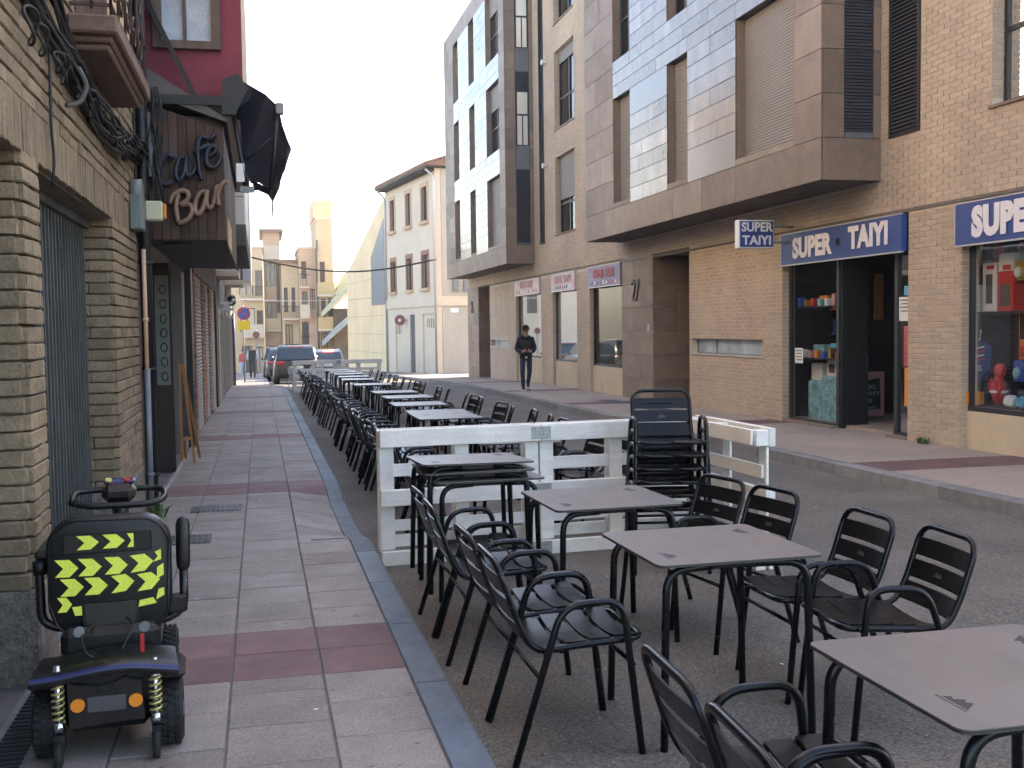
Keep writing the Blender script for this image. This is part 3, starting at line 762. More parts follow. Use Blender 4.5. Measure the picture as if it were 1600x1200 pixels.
# goods
def boxy(name, label, cat, c, s, m, rz=0, group=None, extra=None):
    t = MB(); t.cbox(-s[0]/2, s[0]/2, -s[1]/2, s[1]/2, 0, s[2], .006); o = t.build(name, m); o.location = c; o.rotation_euler = (0, 0, rz); tag(o, label, cat, group)
    return o
WX = FX+.27
_before = set(bpy.data.objects)
q = MB(); q.box(FX+.2, FX+.75, 9.3, 11.6, 1.70, 1.72); tag(q.build('display_shelf', 'black_gap', None, loc=(FX+.4, 10.5, 1.7)), 'dark shelf carrying boxed goods in the toy window', 'shelf')
q = MB(); q.box(FX+.16, FX+.95, 9.25, 11.7, .40, .56); tag(q.build('display_plinth', 'interior_dark', None, loc=(FX+.5, 10.5, .4)), 'low dark plinth under the toys in the shop window', 'plinth')
def goods(name, label, cat, y0, y1, z0, z1, m, deco=None, x=WX, d=.2):
    t = thing(name, label, cat, (x, (y0+y1)/2, z0)); MB().cbox(x, x+d, y0, y1, z0, z1, .005).build('carton', m, t, True)
    for n_, a, b, c_, e, mm in (deco or []): MB().box(x-.004, x-.001, a, b, c_, e).build(n_, mm, t, True)
    return t
goods('toy_box', 'tall white carton with a dark window panel on the shelf', 'carton', 10.72, 10.98, 1.722, 2.32, 'paper_white', [('printed_panel', 10.79, 10.91, 1.82, 2.18, 'far_dark'), ('printed_band', 10.76, 10.9, 2.24, 2.29, 'bright_red')])
goods('toy_box', 'red carton with a dark speaker picture at the frame edge', 'carton', 10.42, 10.69, 1.722, 2.20, 'bright_red', [('printed_panel', 10.47, 10.64, 1.78, 2.05, 'far_dark')])
goods('carton', 'small white carton lying on top of the red one', 'carton', 10.44, 10.68, 2.205, 2.42, 'paper_white', [('printed_band', 10.46, 10.6, 2.22, 2.28, 'bright_red')])
goods('carton', 'white carton with blue figures printed on it', 'carton', 11.08, 11.36, 1.722, 2.06, 'paper_white', [('printed_panel', 11.13, 11.30, 1.77, 1.98, 'sky_blue')])
t = thing('trophy', 'shiny gold ornament standing behind the blue printed carton', 'ornament', (FX+.72, 11.1, 1.722))
q = MB(); q.tube([(FX+.72, 11.1, 1.722), (FX+.72, 11.1, 1.76), (FX+.72, 11.1, 1.80), (FX+.72, 11.1, 2.1), (FX+.72, 11.1, 2.15), (FX+.72, 11.1, 2.24), (FX+.72, 11.1, 2.3), (FX+.72, 11.1, 2.38)], [.09, .09, .03, .04, .1, .07, .09, .03], 14); q.build('ornament_body', 'gold', t, True)
# flag pouch hanging
t = thing('flag_bag', 'dark blue pouch with striped flag print and letters hanging in the window', 'bag', (WX-.05, 10.95, .95))
q = MB(); q.prism([(11.18, 1.42), (10.80, 1.30), (10.82, .95), (10.98, .86), (11.14, .98)], 'x', WX-.05, WX); q.build('pouch', 'flag_blue', t, True)
for i in range(4):
    q = MB(); q.prism([(11.08-.0*i, 1.27-.05*i), (10.86, 1.33-.05*i-.03), (10.86, 1.308-.05*i-.03), (11.08, 1.248-.05*i)], 'x', WX-.056, WX-.051); q.build('printed_stripe', 'paper_white' if i % 2 == 0 else 'bright_red', t, True)
inst(text_mesh('U.S.', .1, .001, 'letter_white', 0, .002), 'lettering', t, (WX-.054, 10.97, 1.02), RX)
q = MB(); q.tube([(WX-.02, 11.0, 1.40), (WX-.02, 11.0, 1.70)], .006, 6); q.build('strap', 'flag_blue', t, True)
t = thing('red_plush', 'red and white plush bundle beside the blue flag pouch', 'toy', (WX+.05, 10.72, .562))
q = MB(); q.ell((WX+.05, 10.72, .76), (.09, .09, .19)); q.ell((WX+.05, 10.70, 1.0), (.07, .075, .09)); q.ell((WX-.01, 10.63, .82), (.04, .04, .10)); q.ell((WX+.0, 10.80, .80), (.035, .035, .10)); q.build('plush_body', 'bright_red', t, True)
q = MB(); q.tube([(WX+.05+.092*math.cos(a), 10.72+.092*math.sin(a), .74) for a in [i*math.pi/6 for i in range(12)]], .018, 6, True); q.build('white_trim', 'paper_white', t, True)
t = thing('red_basket', 'orange red low basket filled with trinkets at the window bottom', 'basket', (WX-.1, 11.2, .562))
MB().cbox(WX-.22, WX+.05, 10.98, 11.5, .562, .72, .01).build('basket', 'orange', t, True)
for k in range(14):
    q = MB(); q.ell((WX-.2+.2*rnd.random(), 11.02+.42*rnd.random(), .73+.05*rnd.random()), (.03, .03, .03), 8, 6); q.build('trinket', rnd.choice(['gold', 'bright_red', 'paper_white', 'teal']), t, True)
t = thing('toy_sled', 'white wire toy ladder leaning among the window toys', 'toy', (WX-.05, 11.15, .562))
q = MB()
for yy in (11.06, 11.28): q.tube([(WX-.1, yy, .56), (WX-.03, yy-.04, 1.2), (WX, yy-.06, 1.5)], .009, 6)
for k in range(5): q.tube([(WX-.1+.014*k, 11.06-.01*k, .68+.16*k), (WX-.1+.014*k, 11.28-.01*k, .68+.16*k)], .007, 6)
q.build('ladder', 'plastic_white', t, True)
for i, (yy, m, lab) in enumerate(((10.28, 'sky_blue', 'pale blue toy bag at the window edge'), (11.5, 'orange', 'orange toy sack in the window corner'), (10.5, 'paper_white', 'white printed bag lying on the window floor'))):
    q = MB(); q.cbox(WX-.02, WX+.10, yy-.09, yy+.07, .562, .562+.14, .03, .012); tag(q.build('toy_bag', m, None, loc=(WX+.05, yy, .562)), lab, 'toy')
for o_ in set(bpy.data.objects)-_before:      # the toy display stands further along, behind the pillar
    if o_.parent is None: o_.location.y += .85
# left sidelight of the shop door: shelves and boxes
gx = FX+.35
for i, zz in enumerate((1.02, 1.86)):
    q = MB(); q.box(FX+.2, FX+.6, 15.15, 16.5, zz, zz+.02); tag(q.build('display_shelf', 'frame_dark', None, loc=(FX+.4, 15.8, zz)), ('lower', 'upper')[i]+' dark shelf behind the glass left of the shop door', 'shelf')
t = thing('bedding_pack', 'tall teal and white clear bedding pack behind the door sidelight', 'bedding pack', (gx, 15.8, gz(16)+.13))
q = MB(); q.cbox(gx, gx+.25, 15.3, 15.98, gz(16)+.13, .74, .03, .006); q.cbox(gx+.03, gx+.28, 16.0, 16.45, gz(16)+.13, .66, .03, .006); q.build('pack', 'teal', t, True)
for i, (a, b, z0, z1, m, lab) in enumerate(((15.55, 15.85, .745, 1.0, 'paper_white', 'white carton with a dark picture on the bedding pack'), (16.02, 16.36, .67, .95, 'paper_white', 'plain pale carton stacked on the second bedding pack'),
                                 (15.4, 15.75, 1.045, 1.28, 'sky_blue', 'blue grey carton on the lower sidelight shelf'), (15.95, 16.3, 1.045, 1.25, 'teal', 'teal carton on the lower sidelight shelf'), (15.85, 16.1, 1.885, 2.05, 'orange', 'orange toy carton on the upper sidelight shelf'), (15.3, 15.7, 1.885, 2.0, 'gold', 'gold coloured carton on the upper sidelight shelf'))):
    goods('carton', lab, 'carton', a, b, z0, z1, m, [('printed_panel', a+.06, b-.06, z0+.06, z1-.06, 'far_dark')] if i == 0 else None, gx+.05, .2)
def paper(label, y0, y1, z0, z1, m, x=FX+.135):
    t = thing('paper_notice', label, 'notice', (x, (y0+y1)/2, z0)); MB().box(x-.004, x-.001, y0, y1, z0, z1).build('sheet', m, t, True)
    if m == 'paper_white':
        for k in range(4): MB().box(x-.0065, x-.005, y0+.03, y1-.03-.02*(k % 2), z1-.05-.05*k, z1-.035-.05*k).build('printed_line', 'far_dark', t, True)
paper('white notice taped to the left sidelight glass', 16.15, 16.42, .95, 1.2, 'paper_white')
paper('white printed notice on the right door sidelight', 13.05, 13.42, 1.62, 1.95, 'paper_white'); paper('small blue notice above the white one by the door', 13.08, 13.3, 1.97, 2.1, 'sky_blue')
paper('dark red poster under the white notice by the door', 13.07, 13.3, 1.0, 1.55, 'letter_red'); paper('orange poster lowest on the right door sidelight', 13.07, 13.28, .45, .98, 'orange')
# letter board inside
t = thing('letter_board', 'black alphabet board with pale border leaning inside the shop', 'board', (9.75, 16.2, 0), 0)
MB().box(9.35, 10.15, 16.2, 16.23, gz(14)+.12, .78).build('border', 'pink', t, True)
MB().prism([(9.37, .56), (10.06, .68), (10.08, .16), (9.37, .08)], 'y', 16.19, 16.198).build('blackboard', 'chalk', t, True)
for i, s in enumerate(('DEFGHIJKL', 'QRSTUVWXY', 'defghijkl', 'qrstuvwxyz')):
    inst(text_mesh(s, .10, .001, 'shirt_pale', 0, .001, 1.1), 'lettering', t, (9.73, 16.187, .53-.115*i), (R(90), 0, 0))
q = MB(); q.box(9.42, 9.62, 16.0, 16.03, .92, 1.70); tag(q.build('banner', 'sky_blue', None, loc=(9.5, 16, .92)), 'blue hanging banner inside the dark shop doorway', 'banner')
q = MB(); q.box(9.85, 10.0, 16.0, 16.04, 1.65, 2.4); tag(q.build('banner', 'wood_orange', None, loc=(9.9, 16, 1.65)), 'brown orange garment hanging inside the dark shop', 'garment')
# goods in the window next to entrance 27
for i, (yy, z1, m, lab) in enumerate(((25.1, 1.2, 'weed', 'green leafy display plant behind the shop window by number 27'), (25.9, .95, 'far_dark', 'dark bag in the shop window by number 27'), (26.5, .85, 'paper_white', 'white folded textiles in the shop window by number 27'))):
    q = MB()
    for k in range(8): q.ell((FX+.5+.12*rnd.random(), yy+.3*rnd.random()-.15, .62+(z1-.62)*rnd.random()), (.10, .12, .09), 8, 6)
    q.box(FX+.3, FX+.8, yy-.25, yy+.25, .45, .60)
    tag(q.build('window_display', m, None, loc=(FX+.5, yy, .45)), lab, 'display')
# pavement grates by the right building
for i, (a, b) in enumerate(((22.2, 23.6), (19.2, 20.5))):
    t = thing('drain_grate', ('dark slotted grate set in the pavement before number 27', 'dark slotted grate in the pavement nearer the open shop')[i], 'grate', (7.6, (a+b)/2, gz(a)+.13), group='pavement grates')
    q = MB(); z0, z1 = gz(a)+.134, gz(b)+.134; q.quad((7.4, a, z0), (7.85, a, z0), (7.85, b, z1), (7.4, b, z1)); q.build('plate', 'gate_grey', t, True)
# weeds at the brick pillar foot
def weed(label, x, y, z, n, h, g=None):
    q = MB()
    for k in range(n):
        a = rnd.uniform(0, 6.28); l = h*rnd.uniform(.5, 1); s = rnd.uniform(.01, .02); px, py = x+rnd.uniform(-.05, .05), y+rnd.uniform(-.08, .08)
        d = Vector((math.cos(a), math.sin(a), 0)); e = Vector((-d.y, d.x, 0))*s
        p0 = Vector((px, py, z)); p1 = p0+d*l*.3+Vector((0, 0, l*.7)); p2 = p0+d*l*.7+Vector((0, 0, l))
        q.add([p0-e*.4, p0+e*.4, p1+e, p1-e, p2], [(0, 1, 2, 3), (3, 2, 4)])
    tag(q.build('weed', 'weed', None, loc=(x, y, z)), label, 'weed', g)
weed('green weed at the foot of the brick pillar by the shop', 8.42, 12.55, gz(12.5)+.13, 26, .10, 'weeds by the walls')

# more stock crowding the toy window and the shop entrance
KINDS = [('yellow', 'gold'), ('red', 'bright_red'), ('teal', 'teal'), ('white', 'paper_white'), ('pink', 'pink'), ('orange', 'orange'), ('blue', 'road_blue')]
spots_ = [(10.35, 2.30), (10.9, 2.55), (11.25, 2.35), (11.5, 2.1), (11.45, 1.45), (10.55, 1.35), (10.35, 1.1), (11.4, 1.1), (10.6, 2.6), (11.15, 2.62)]
for i, (yy, zz) in enumerate(spots_):
    cn, cm = KINDS[i % 7]; x = FX+.30+.12*(i % 3); t = thing('hanging_toy', cn+' packaged toy hanging %s in the toy window' % ('high up' if zz > 1.8 else 'low down') + (' by the picture edge' if yy < 10.7 else ' behind the pillar' if yy > 11.2 else ' in the middle'), 'toy', (x, yy, zz-.2), group='toys hanging in the shop window')
    q = MB(); q.cbox(x, x+.02, yy-.085, yy+.085, zz-.22, zz+.03, .004); q.build('card', cm, t, True)
    q = MB(); q.ell((x-.02, yy, zz-.12), (.04, .055, .07), 10, 7); q.build('blister', KINDS[(i+3) % 7][1], t, True)
    q = MB(); q.tube([(x+.01, yy, zz+.03), (x+.01, yy, 2.75 if zz > 1.75 else 1.70)], .003, 4); q.build('hook', 'alu', t, True)
for o_ in [o for o in bpy.data.objects if o.name.startswith('hanging_toy')]: o_.location.y += .85
for i in range(12):
    cn, cm = KINDS[(i*3+1) % 7]; yy = 15.2+.11*i; zz = (1.045, 1.885)[i % 2]
    q = MB(); h_ = .10+.08*rnd.random(); q.cbox(FX+.22, FX+.32, yy, yy+.09, zz-.004, zz+h_, .004); tag(q.build('small_box', cm, None, loc=(FX+.27, yy+.045, zz)), 'small %s box, %s along the %s sidelight shelf' % (cn, nth(i//2), ('lower', 'upper')[i % 2]), 'box', 'small boxes on the sidelight shelves')
for i in range(9):
    cn, cm = KINDS[(i*2) % 7]; x0 = 9.36+.085*(i % 3)*2.2; zz = 1.0+.42*(i//3)
    q = MB(); q.cbox(x0, x0+.14, 16.3, 16.5, zz, zz+.26, .006); q.box(x0-.02, x0+.17, 16.28, 16.55, zz-.02, zz-.001); tag(q.build('stock_box', cm, None, loc=(x0, 16.4, zz)), '%s stock box in the dark shop, %s shelf, %s from the door' % (cn, ('lowest', 'middle', 'top')[i//3], nth(i % 3)), 'box', 'stock inside the shop doorway')
# ================================================================== left side of the street
LX = -1.0
HT = 10.0
brickA = []
def lbrick(face, a0, a1, z0, z1, fixed):
    brickA.append((face, a0, a1, z0, z1, fixed))
lb = thing('brick_building', 'yellow brick building with recessed folding gate beside the parked scooter', 'building', (LX, 6.5, gz(6)+.12))
q = MB(); q.box(-9, LX-.42, 1.0, 9.48, -.3, HT); q.box(LX-.42, LX-.02, 1.0, 9.48, 2.47, HT); q.box(LX-.42, LX-.02, 5.07, 5.40, -.3, 2.47); q.box(LX-.42, LX-.02, 8.02, 9.48, -.3, 2.47); q.box(LX-.42, LX-.02, 1.0, 3.0, -.3, 2.47)
q.build('wall', 'mortar_dark', lb, True)
PB = .077
def course(face, a0, a1, z0, off, fixed, L=.30):
    k = math.floor((a0-off)/L)
    while True:
        p0, p1 = max(a0, off+k*L), min(a1, off+(k+1)*L); k += 1
        if p0 >= a1-1e-6: break
        if p1-p0 < .03: continue
        lbrick(face, p0, p1, z0, z0+PB-.010, fixed)
z = .50; r_ = 0
while z < 2.38:
    off = (r_ % 2)*.15
    course('y', LX-.40, LX-.0, z, LX-.15+off*.9, 5.05); course('x', 5.05, 5.40, z, 5.05+off, LX)
    course('y', LX-.22, LX-.0, z, LX-.15+off*.9, 8.0); course('x', 8.0, 9.46, z, 8.0+off, LX)
    z += PB; r_ += 1
n_ind = len(brickA)
z = gz(8)+.42   # lower courses on the second pier go to a stone base
for r_ in range(1):
    pass
z = 2.63; r_ = 0
while z < 3.75:
    course('x', 2.0, 9.46, z, (r_ % 2)*.15, LX); z += PB; r_ += 1
for i in range(int((9.46-2.0)/.075)):      # soldier course over the openings
    lbrick('s', 2.0+.075*i, 2.0+.075*(i+1), 2.40, 2.63, LX)
cache = {}; cnt = 0; stuff = MB()
brickA.sort(key=lambda b: (b[0] == 's', b[3] > 2.5, b[1] if b[0] == 'x' else b[5]))
for face, a0, a1, z0, z1, fx in brickA:
    pj = proj((LX, (a0+a1)/2 if face != 'y' else fx, z0))
    inview = -40 < pj[0] < 1640 and -60 < pj[1] < 1260
    if not inview: continue
    L_ = round(a1-a0, 3); h = (z1-z0)/2; kk = (face, L_, round(h, 3), rnd.randrange(3))
    if cnt < 298:
        if kk not in cache:
            q = MB(); e = L_/2-.002
            if face == 'y': q.cbox(-e, e, -.022, .05, -h, h, .006, .0035)
            else: q.cbox(-.05, .022 if face == 'x' else .018, -e, e, -h, h, .006, .0035)
            cache[kk] = q.mesh('brick', 'brick_yellow')
        c_ = ((a0+a1)/2, fx, (z0+z1)/2) if face == 'y' else (fx, (a0+a1)/2, (z0+z1)/2)
        inst(cache[kk], 'brick', lb, c_); cnt += 1
    else:
        if face == 'y': stuff.cbox(a0+.002, a1-.002, fx-.022, fx+.05, z0, z1, .006, .0035)
        else: stuff.cbox(fx-.05, fx+.022+rnd.uniform(-.004, .004), a0+.002, a1-.002, z0, z1, .006, .0035)
tag(stuff.build('brick_courses', 'brick_yellow', lb, True), kind='stuff')
for a, b in ((5.03, 5.42), (7.98, 9.47)): MB().cbox(LX-.41, LX+.03, a, b, -.25, .495, .012).build('pebble_base', 'pebble', lb, True)
q = MB(); q.box(LX-.42, LX-.02, 3.0, 5.05, 2.40, 2.47); q.box(LX-.42, LX-.02, 5.42, 7.98, 2.39, 2.47); q.build('lintel_soffit', 'mortar_dark', lb, True)
MB().box(LX-.40, LX-.36, 3.0, 5.05, 0, 2.40).build('metal_door', 'gate_grey', lb, True)
# folding gate: vertical bars with lattice strips
gt = bpy.data.objects.new('folding_gate', None); col.objects.link(gt); gt.parent = lb; ORG[gt.name] = ORG[lb.name]
MB().box(LX-.40, LX-.37, 5.42, 7.98, .0, 2.38).build('gate_backing', 'far_dark', gt, True)
q = MB(); q.cbox(-.014, .014, -.011, .011, 0, 2.27, .003); bar = q.mesh('gate_bar', 'gate_grey'); yy = 5.46; i = 0
while yy < 7.97:
    inst(bar, 'gate_bar', gt, (LX-.21+.035*(i % 2), yy, .10)); yy += .052; i += 1
q = MB()
for zz in (.55, 1.15, 1.62, 2.1):
    for k in range(12):
        y0 = 5.46+.21*k; q.tube([(LX-.185, y0, zz-.09), (LX-.185, y0+.21, zz+.09)], .008, 5, smooth=False); q.tube([(LX-.192, y0, zz+.09), (LX-.192, y0+.21, zz-.09)], .008, 5, smooth=False)
q.build('gate_lattice', 'gate_grey', gt, True)
MB().cbox(LX-.22, LX-.15, 6.18, 6.26, .97, 1.06, .01).build('gate_lock', 'alu', gt, True)
q = MB(); q.box(LX-.26, LX-.13, 5.42, 7.98, 2.33, 2.388); q.box(LX-.26, LX-.13, 5.42, 7.98, .06, .095); q.build('gate_rail', 'gate_grey', gt, True)
# balcony
bl = bpy.data.objects.new('balcony', None); col.objects.link(bl); bl.parent = lb; ORG[bl.name] = ORG[lb.name]
q = MB()
for x1, y0, y1, z0, z1 in ((-.775, 6.44, 8.08, 3.18, 3.215), (-.755, 6.40, 8.11, 3.215, 3.25), (-.72, 6.34, 8.17, 3.25, 3.35)): q.cbox(LX+.02, x1, y0, y1, z0, z1, .012)
q.build('slab', 'balcony_stone', bl, True)
q = MB(); bx = -.76
for zz in (3.42, 4.3): q.tube([(LX, 6.42, zz), (bx, 6.42, zz), (bx, 8.12, zz), (LX, 8.12, zz)], .012, 6, smooth=False)
for k in range(6): q.tube([(bx, 6.42+.34*k, 3.35), (bx, 6.42+.34*k, 4.3)], .009, 6)
for k in range(2): q.tube([(bx-.1*k, 6.42, 3.4), (bx-.1*k, 6.42, 4.3)], .009, 6)
def scroll(c, ax, r, s=1):
    pts = []
    for i in range(22):
        a = i*.42; rr = r*(1-i/26); u, v = rr*math.cos(a)*s, rr*math.sin(a)
        pts.append((c[0], c[1]+u, c[2]+v) if ax == 'x' else (c[0]+u, c[1], c[2]+v))
    q.tube(pts, .007, 5)
for k in range(5):
    for zz in (3.57, 3.88, 4.16): scroll((bx, 6.59+.34*k, zz), 'x', .13, 1 if k % 2 else -1)
for k in range(1):
    for zz in (3.57, 3.80, 4.04): scroll((-.88, 6.42, zz), 'y', .09, 1 if k else -1)
q.build('railing', 'iron_rust', bl, True)
q = MB(); q.box(LX+.002, LX+.03, 6.6, 8.0, 3.405, 5.6); q.build('balcony_door', 'wood_brown', bl, True)
# upper wall above the balcony
MB().box(LX-.02, LX+.018, 1.0, 9.46, 3.78, HT).build('upper_wall', 'ochre_pale', lb, True)  # coloured pale to throw extra bounced light onto the facade opposite
# thick bundle of cables along the wall
t = thing('cable_bundle', 'thick tangle of black cables strung along the yellow brick wall', 'cables', (LX+.05, 7, 2.9))
for k in range(16):
    pts = []; ph = rnd.uniform(0, 6); a = rnd.uniform(.015, .06); ox, oz = rnd.uniform(.03, .11), rnd.uniform(-.07, .09)
    for i in range(40):
        yy = 4.6+i*.128
        base = 3.07+.10*math.cos((yy-4.6)*1.2)-.05*(yy-4.6)*.4
        pts.append((LX+ox+.02*math.sin(yy*3+ph), yy, base+oz+a*math.sin(yy*rnd.uniform(1.8, 2.0)+ph)))
    q = MB(); q.tube(pts, rnd.uniform(.007, .014), 6); q.build('cable', 'cable', t, True)
for k in range(9):
    yy = rnd.uniform(5.0, 9.0); q = MB(); rr = rnd.uniform(.04, .09); q.tube([(LX+.08+.02*math.sin(.6*j), yy+rr*math.cos(j*.3), 2.93+rr*math.sin(j*.3)) for j in range(26)], .008, 6); q.build('cable_loop', 'cable', t, True)
q = MB(); q.tube(fillet([(LX+.05, 5.62, 2.95), (LX+.045, 5.62, 2.6), (LX+.05, 5.65, 2.45), (LX+.04, 5.63, 2.32)], .05), .008, 6); q.build('cable', 'cable', t, True)
q = MB(); q.tube(fillet([(LX+.12, 6.0, 2.98), (LX+.16, 6.05, 2.9), (LX+.12, 6.03, 2.80), (LX+.06, 5.98, 2.78)], .05), .013, 8); q.build('conduit', 'lead_grey', t, True)
# meter box and junction box
t = thing('meter_box', 'tall grey green electric box on the brick wall corner', 'electric box', (LX+.1, 9.1, 2.42))
q = MB(); q.cbox(LX+.022, LX+.12, 8.98, 9.24, 2.42, 2.70, .012); q.tube([(LX+.03, 9.11, 2.70), (LX+.115, 9.11, 2.70)], .125, 16); q.build('casing', 'meter_grey', t, True)
t = thing('junction_box', 'cream plastic junction box with orange side under the cables', 'junction box', (LX+.2, 9.5, 2.53))
MB().cbox(LX+.10, LX+.24, 9.40, 9.50, 2.53, 2.69, .012).build('casing', 'beige_plastic', t, True); MB().cbox(LX+.242, LX+.265, 9.42, 9.50, 2.55, 2.67, .006).build('cover', 'orange', t, True)
# vertical wire bundle in front of the cafe board
t = thing('wire_bundle', 'vertical bunch of black wires between balcony and junction box', 'cables', (LX+.25, 9.55, 2.6))
for k in range(9):
    q = MB(); a, b = rnd.uniform(.12, .24), rnd.uniform(.08, .3); q.tube([(LX+a+.03*math.sin(i*.9+k), 9.58+.03*math.sin(i*1.3+k), 2.55+.11*i) for i in range(11)], .007, 5); q.build('wire', 'cable', t, True)
# down pipes
for x, y, z0, z1, r, m, lab in ((LX+.07, 9.50, .0, 1.3, .026, 'metal_grey', 'lower grey metal sleeve of the pipe at the brick corner'), (LX+.07, 9.50, 1.3, 2.3, .018, 'ochre_rose', 'thin orange brown conduit above the grey sleeve at the brick corner'), (LX+.07, 9.66, -.02, 6.0, .05, 'metal_black', 'black rain pipe between brick wall and cafe')):
    q = MB(); q.cyl((x, y, z0), (x, y, z1), r, 12)
    for zz in np.arange(z0+.4, z1, .9): q.cyl((x, y, zz), (x, y, zz+.03), r+.008, 12)
    tag(q.build('pipe', m, None, loc=(x, y, z0)), lab, 'pipe')
weed('small weed at the foot of the black rain pipe', LX+.12, 9.55, gz(9.5)+.12, 26, .17, 'weeds by the walls')

# ---- crimson building with the cafe
rb = thing('crimson_building', 'crimson rendered building overhanging the cafe bar with frosted window', 'building', (LX, 13, gz(13)+.12))
q = MB(); q.box(-9, LX-.5, 9.5, 17.2, -.4, HT); q.box(LX-.5, -.10, 10.22, 17.2, 3.72, HT); q.build('wall', 'stucco_white', rb, True)  # unseen street front coloured pale, not crimson, to bounce untinted light
MB().box(LX-.5, -.098, 10.195, 10.219, 3.72, HT).build('party_wall', 'crimson', rb, True)
q = MB(); q.box(LX-.5, LX, 9.75, 10.2, 2.5, HT); q.build('corner_wall', 'stucco_dark', rb, True)
# frosted window on the side wall
q = MB(); y0 = 10.193
q.box(-.86, -.78, y0-.06, y0, 4.12, 5.3); q.box(-.36, -.28, y0-.06, y0, 4.12, 5.3); q.box(-.78, -.36, y0-.06, y0, 4.12, 4.19); q.box(-.60, -.57, y0-.05, y0-.004, 4.19, 5.3); q.box(-.78, -.36, y0-.06, y0, 5.2, 5.3)
q.build('window_frame', 'window_wood', rb, True)
MB().box(-.78, -.60, y0-.02, y0-.004, 4.19, 5.2).build('pane', 'frosted', rb, True); MB().box(-.57, -.36, y0-.02, y0-.004, 4.19, 5.2).build('pane', 'frosted', rb, True)
# ground floor of the cafe: recessed dark front
q = MB(); q.box(LX-.5, LX-.30, 10.2, 17.2, -.4, 3.72); q.build('cafe_front', 'wood_dark', rb, True)
q = MB(); q.box(LX-.3, LX-.02, 9.75, 10.1, -.3, 2.4); q.build('cafe_pier', 'wood_dark', rb, True); MB().box(LX-.3, LX-.02, 13.1, 13.35, -.3, 2.4).build('cafe_pier', 'wood_dark', rb, True)
q = MB(); q.box(LX-.3, LX, 15.0, 15.5, -.3, 2.4); q.build('cafe_pier', 'stucco_grey', rb, True)
q = MB(); q.box(LX-.03, LX+.06, 15.9, 16.35, -.3, 2.6); q.build('cafe_post', 'metal_black', rb, True)
q = MB(); q.box(LX-.29, LX-.25, 10.9, 12.9, gz(12)+.1, 2.35); q.build('cafe_door', 'wood_dark', rb, True)
MB().box(LX-.24, LX-.01, 10.75, 10.80, gz(11)+.1, 2.35).build('open_door_leaf', 'black_gap', rb, True)
dl = MB(); dl.box(LX-.245, LX+.02, 12.93, 12.97, gz(13)+.12, 2.30); dl.build('door_leaf', 'wood_dark', rb, True)
pp = MB(); pp.box(LX-.16, LX-.01, 12.92, 12.929, 1.0, 2.25); pp.build('patterned_pane', 'meter_grey', rb, True)
for k in range(7):
    q = MB(); zz = 1.10+.165*k; q.tube([(LX-.07+.035*math.cos(a), 12.915, zz+.05*math.sin(a)) for a in [i*math.pi/5 for i in range(10)]], .007, 5, True); q.build('pane_ornament', 'metal_black', rb, True)
MB().box(LX+.03, LX+.045, 10.3, 14.0, gz(12)+.08, gz(10)+.128).build('threshold_strip', 'alu', rb, True)
# wooden marquee box
wb = thing('cafe_marquee', 'brown timber clad marquee box with script lettering over the cafe', 'marquee', (-.6, 10, 2.4))
yf = 9.98
MB().box(-.97, -.30, yf+.03, 14.6, 2.46, 3.5).build('core', 'wood_dark', wb, True)
n = 9; wd = (.97-.27)/n
for i in range(n):
    x0 = -.97+wd*i; x1 = x0+wd-.006; zt0, zt1 = 3.62-.24*(i/n), 3.62-.24*((i+1)/n)
    q = MB(); d = rnd.uniform(0, .006); q.hexa([(x0, yf-d, 2.42), (x1, yf-d, 2.42), (x1, yf+.028, 2.42), (x0, yf+.028, 2.42), (x0, yf-d, zt0), (x1, yf-d, zt1), (x1, yf+.028, zt1), (x0, yf+.028, zt0)]); q.build('plank', 'wood_brown', wb, True)
for i in range(30):
    y0 = yf+.03+.152*i; q = MB(); q.box(-.299, -.275, y0, y0+.146, 2.42, 3.42); q.build('plank', 'wood_brown', wb, True)
MB().box(-.97, -.30, yf+.03, 14.6, 2.42, 2.455).build('soffit', 'wood_dark', wb, True)
q = MB(); q.prism([(-1.0, 3.70), (-.24, 3.44), (-.24, 3.47), (-1.0, 3.95)], 'y', yf-.08, 14.6); q.build('roof', 'lead_grey', wb, True)
q = MB(); q.cbox(-.276, -.262, yf+.5, 11.6, 2.40, 2.66, .004); q.build('corner_plate', 'ochre_pale', wb, True)
def on_plane(px, py, Y):
    d = _f+CR*((px-800)/FPX)+CU*((600-py)/FPX); t_ = Y/d.y; return CAM+d*t_
def stroke(name, m, pts, r=.024, close=False):
    """one brush stroke of the script letters, given on the board's own plane"""
    P = [on_plane(200+a/4.444, 130+b/4.444, yf-.07) for a, b in pts]
    S_ = []
    for i in range(len(P)-1):                # Catmull-Rom through the stroke points
        p0, p1, p2, p3 = P[max(i-1, 0)], P[i], P[i+1], P[min(i+2, len(P)-1)]
        for k in range(5):
            t_ = k/5; S_.append(.5*((2*p1)+(p2-p0)*t_+(2*p0-5*p1+4*p2-p3)*t_*t_+(3*p1-p0-3*p2+p3)*t_**3))
    S_.append(P[-1]); q = MB(); q.tube(S_, [r*(.8+.2*math.sin(math.pi*i/(len(S_)-1))) for i in range(len(S_))], 8)
    q.v = [(x, yf-.07+(y-(yf-.07))*2.4, z) for x, y, z in q.v]
    return q
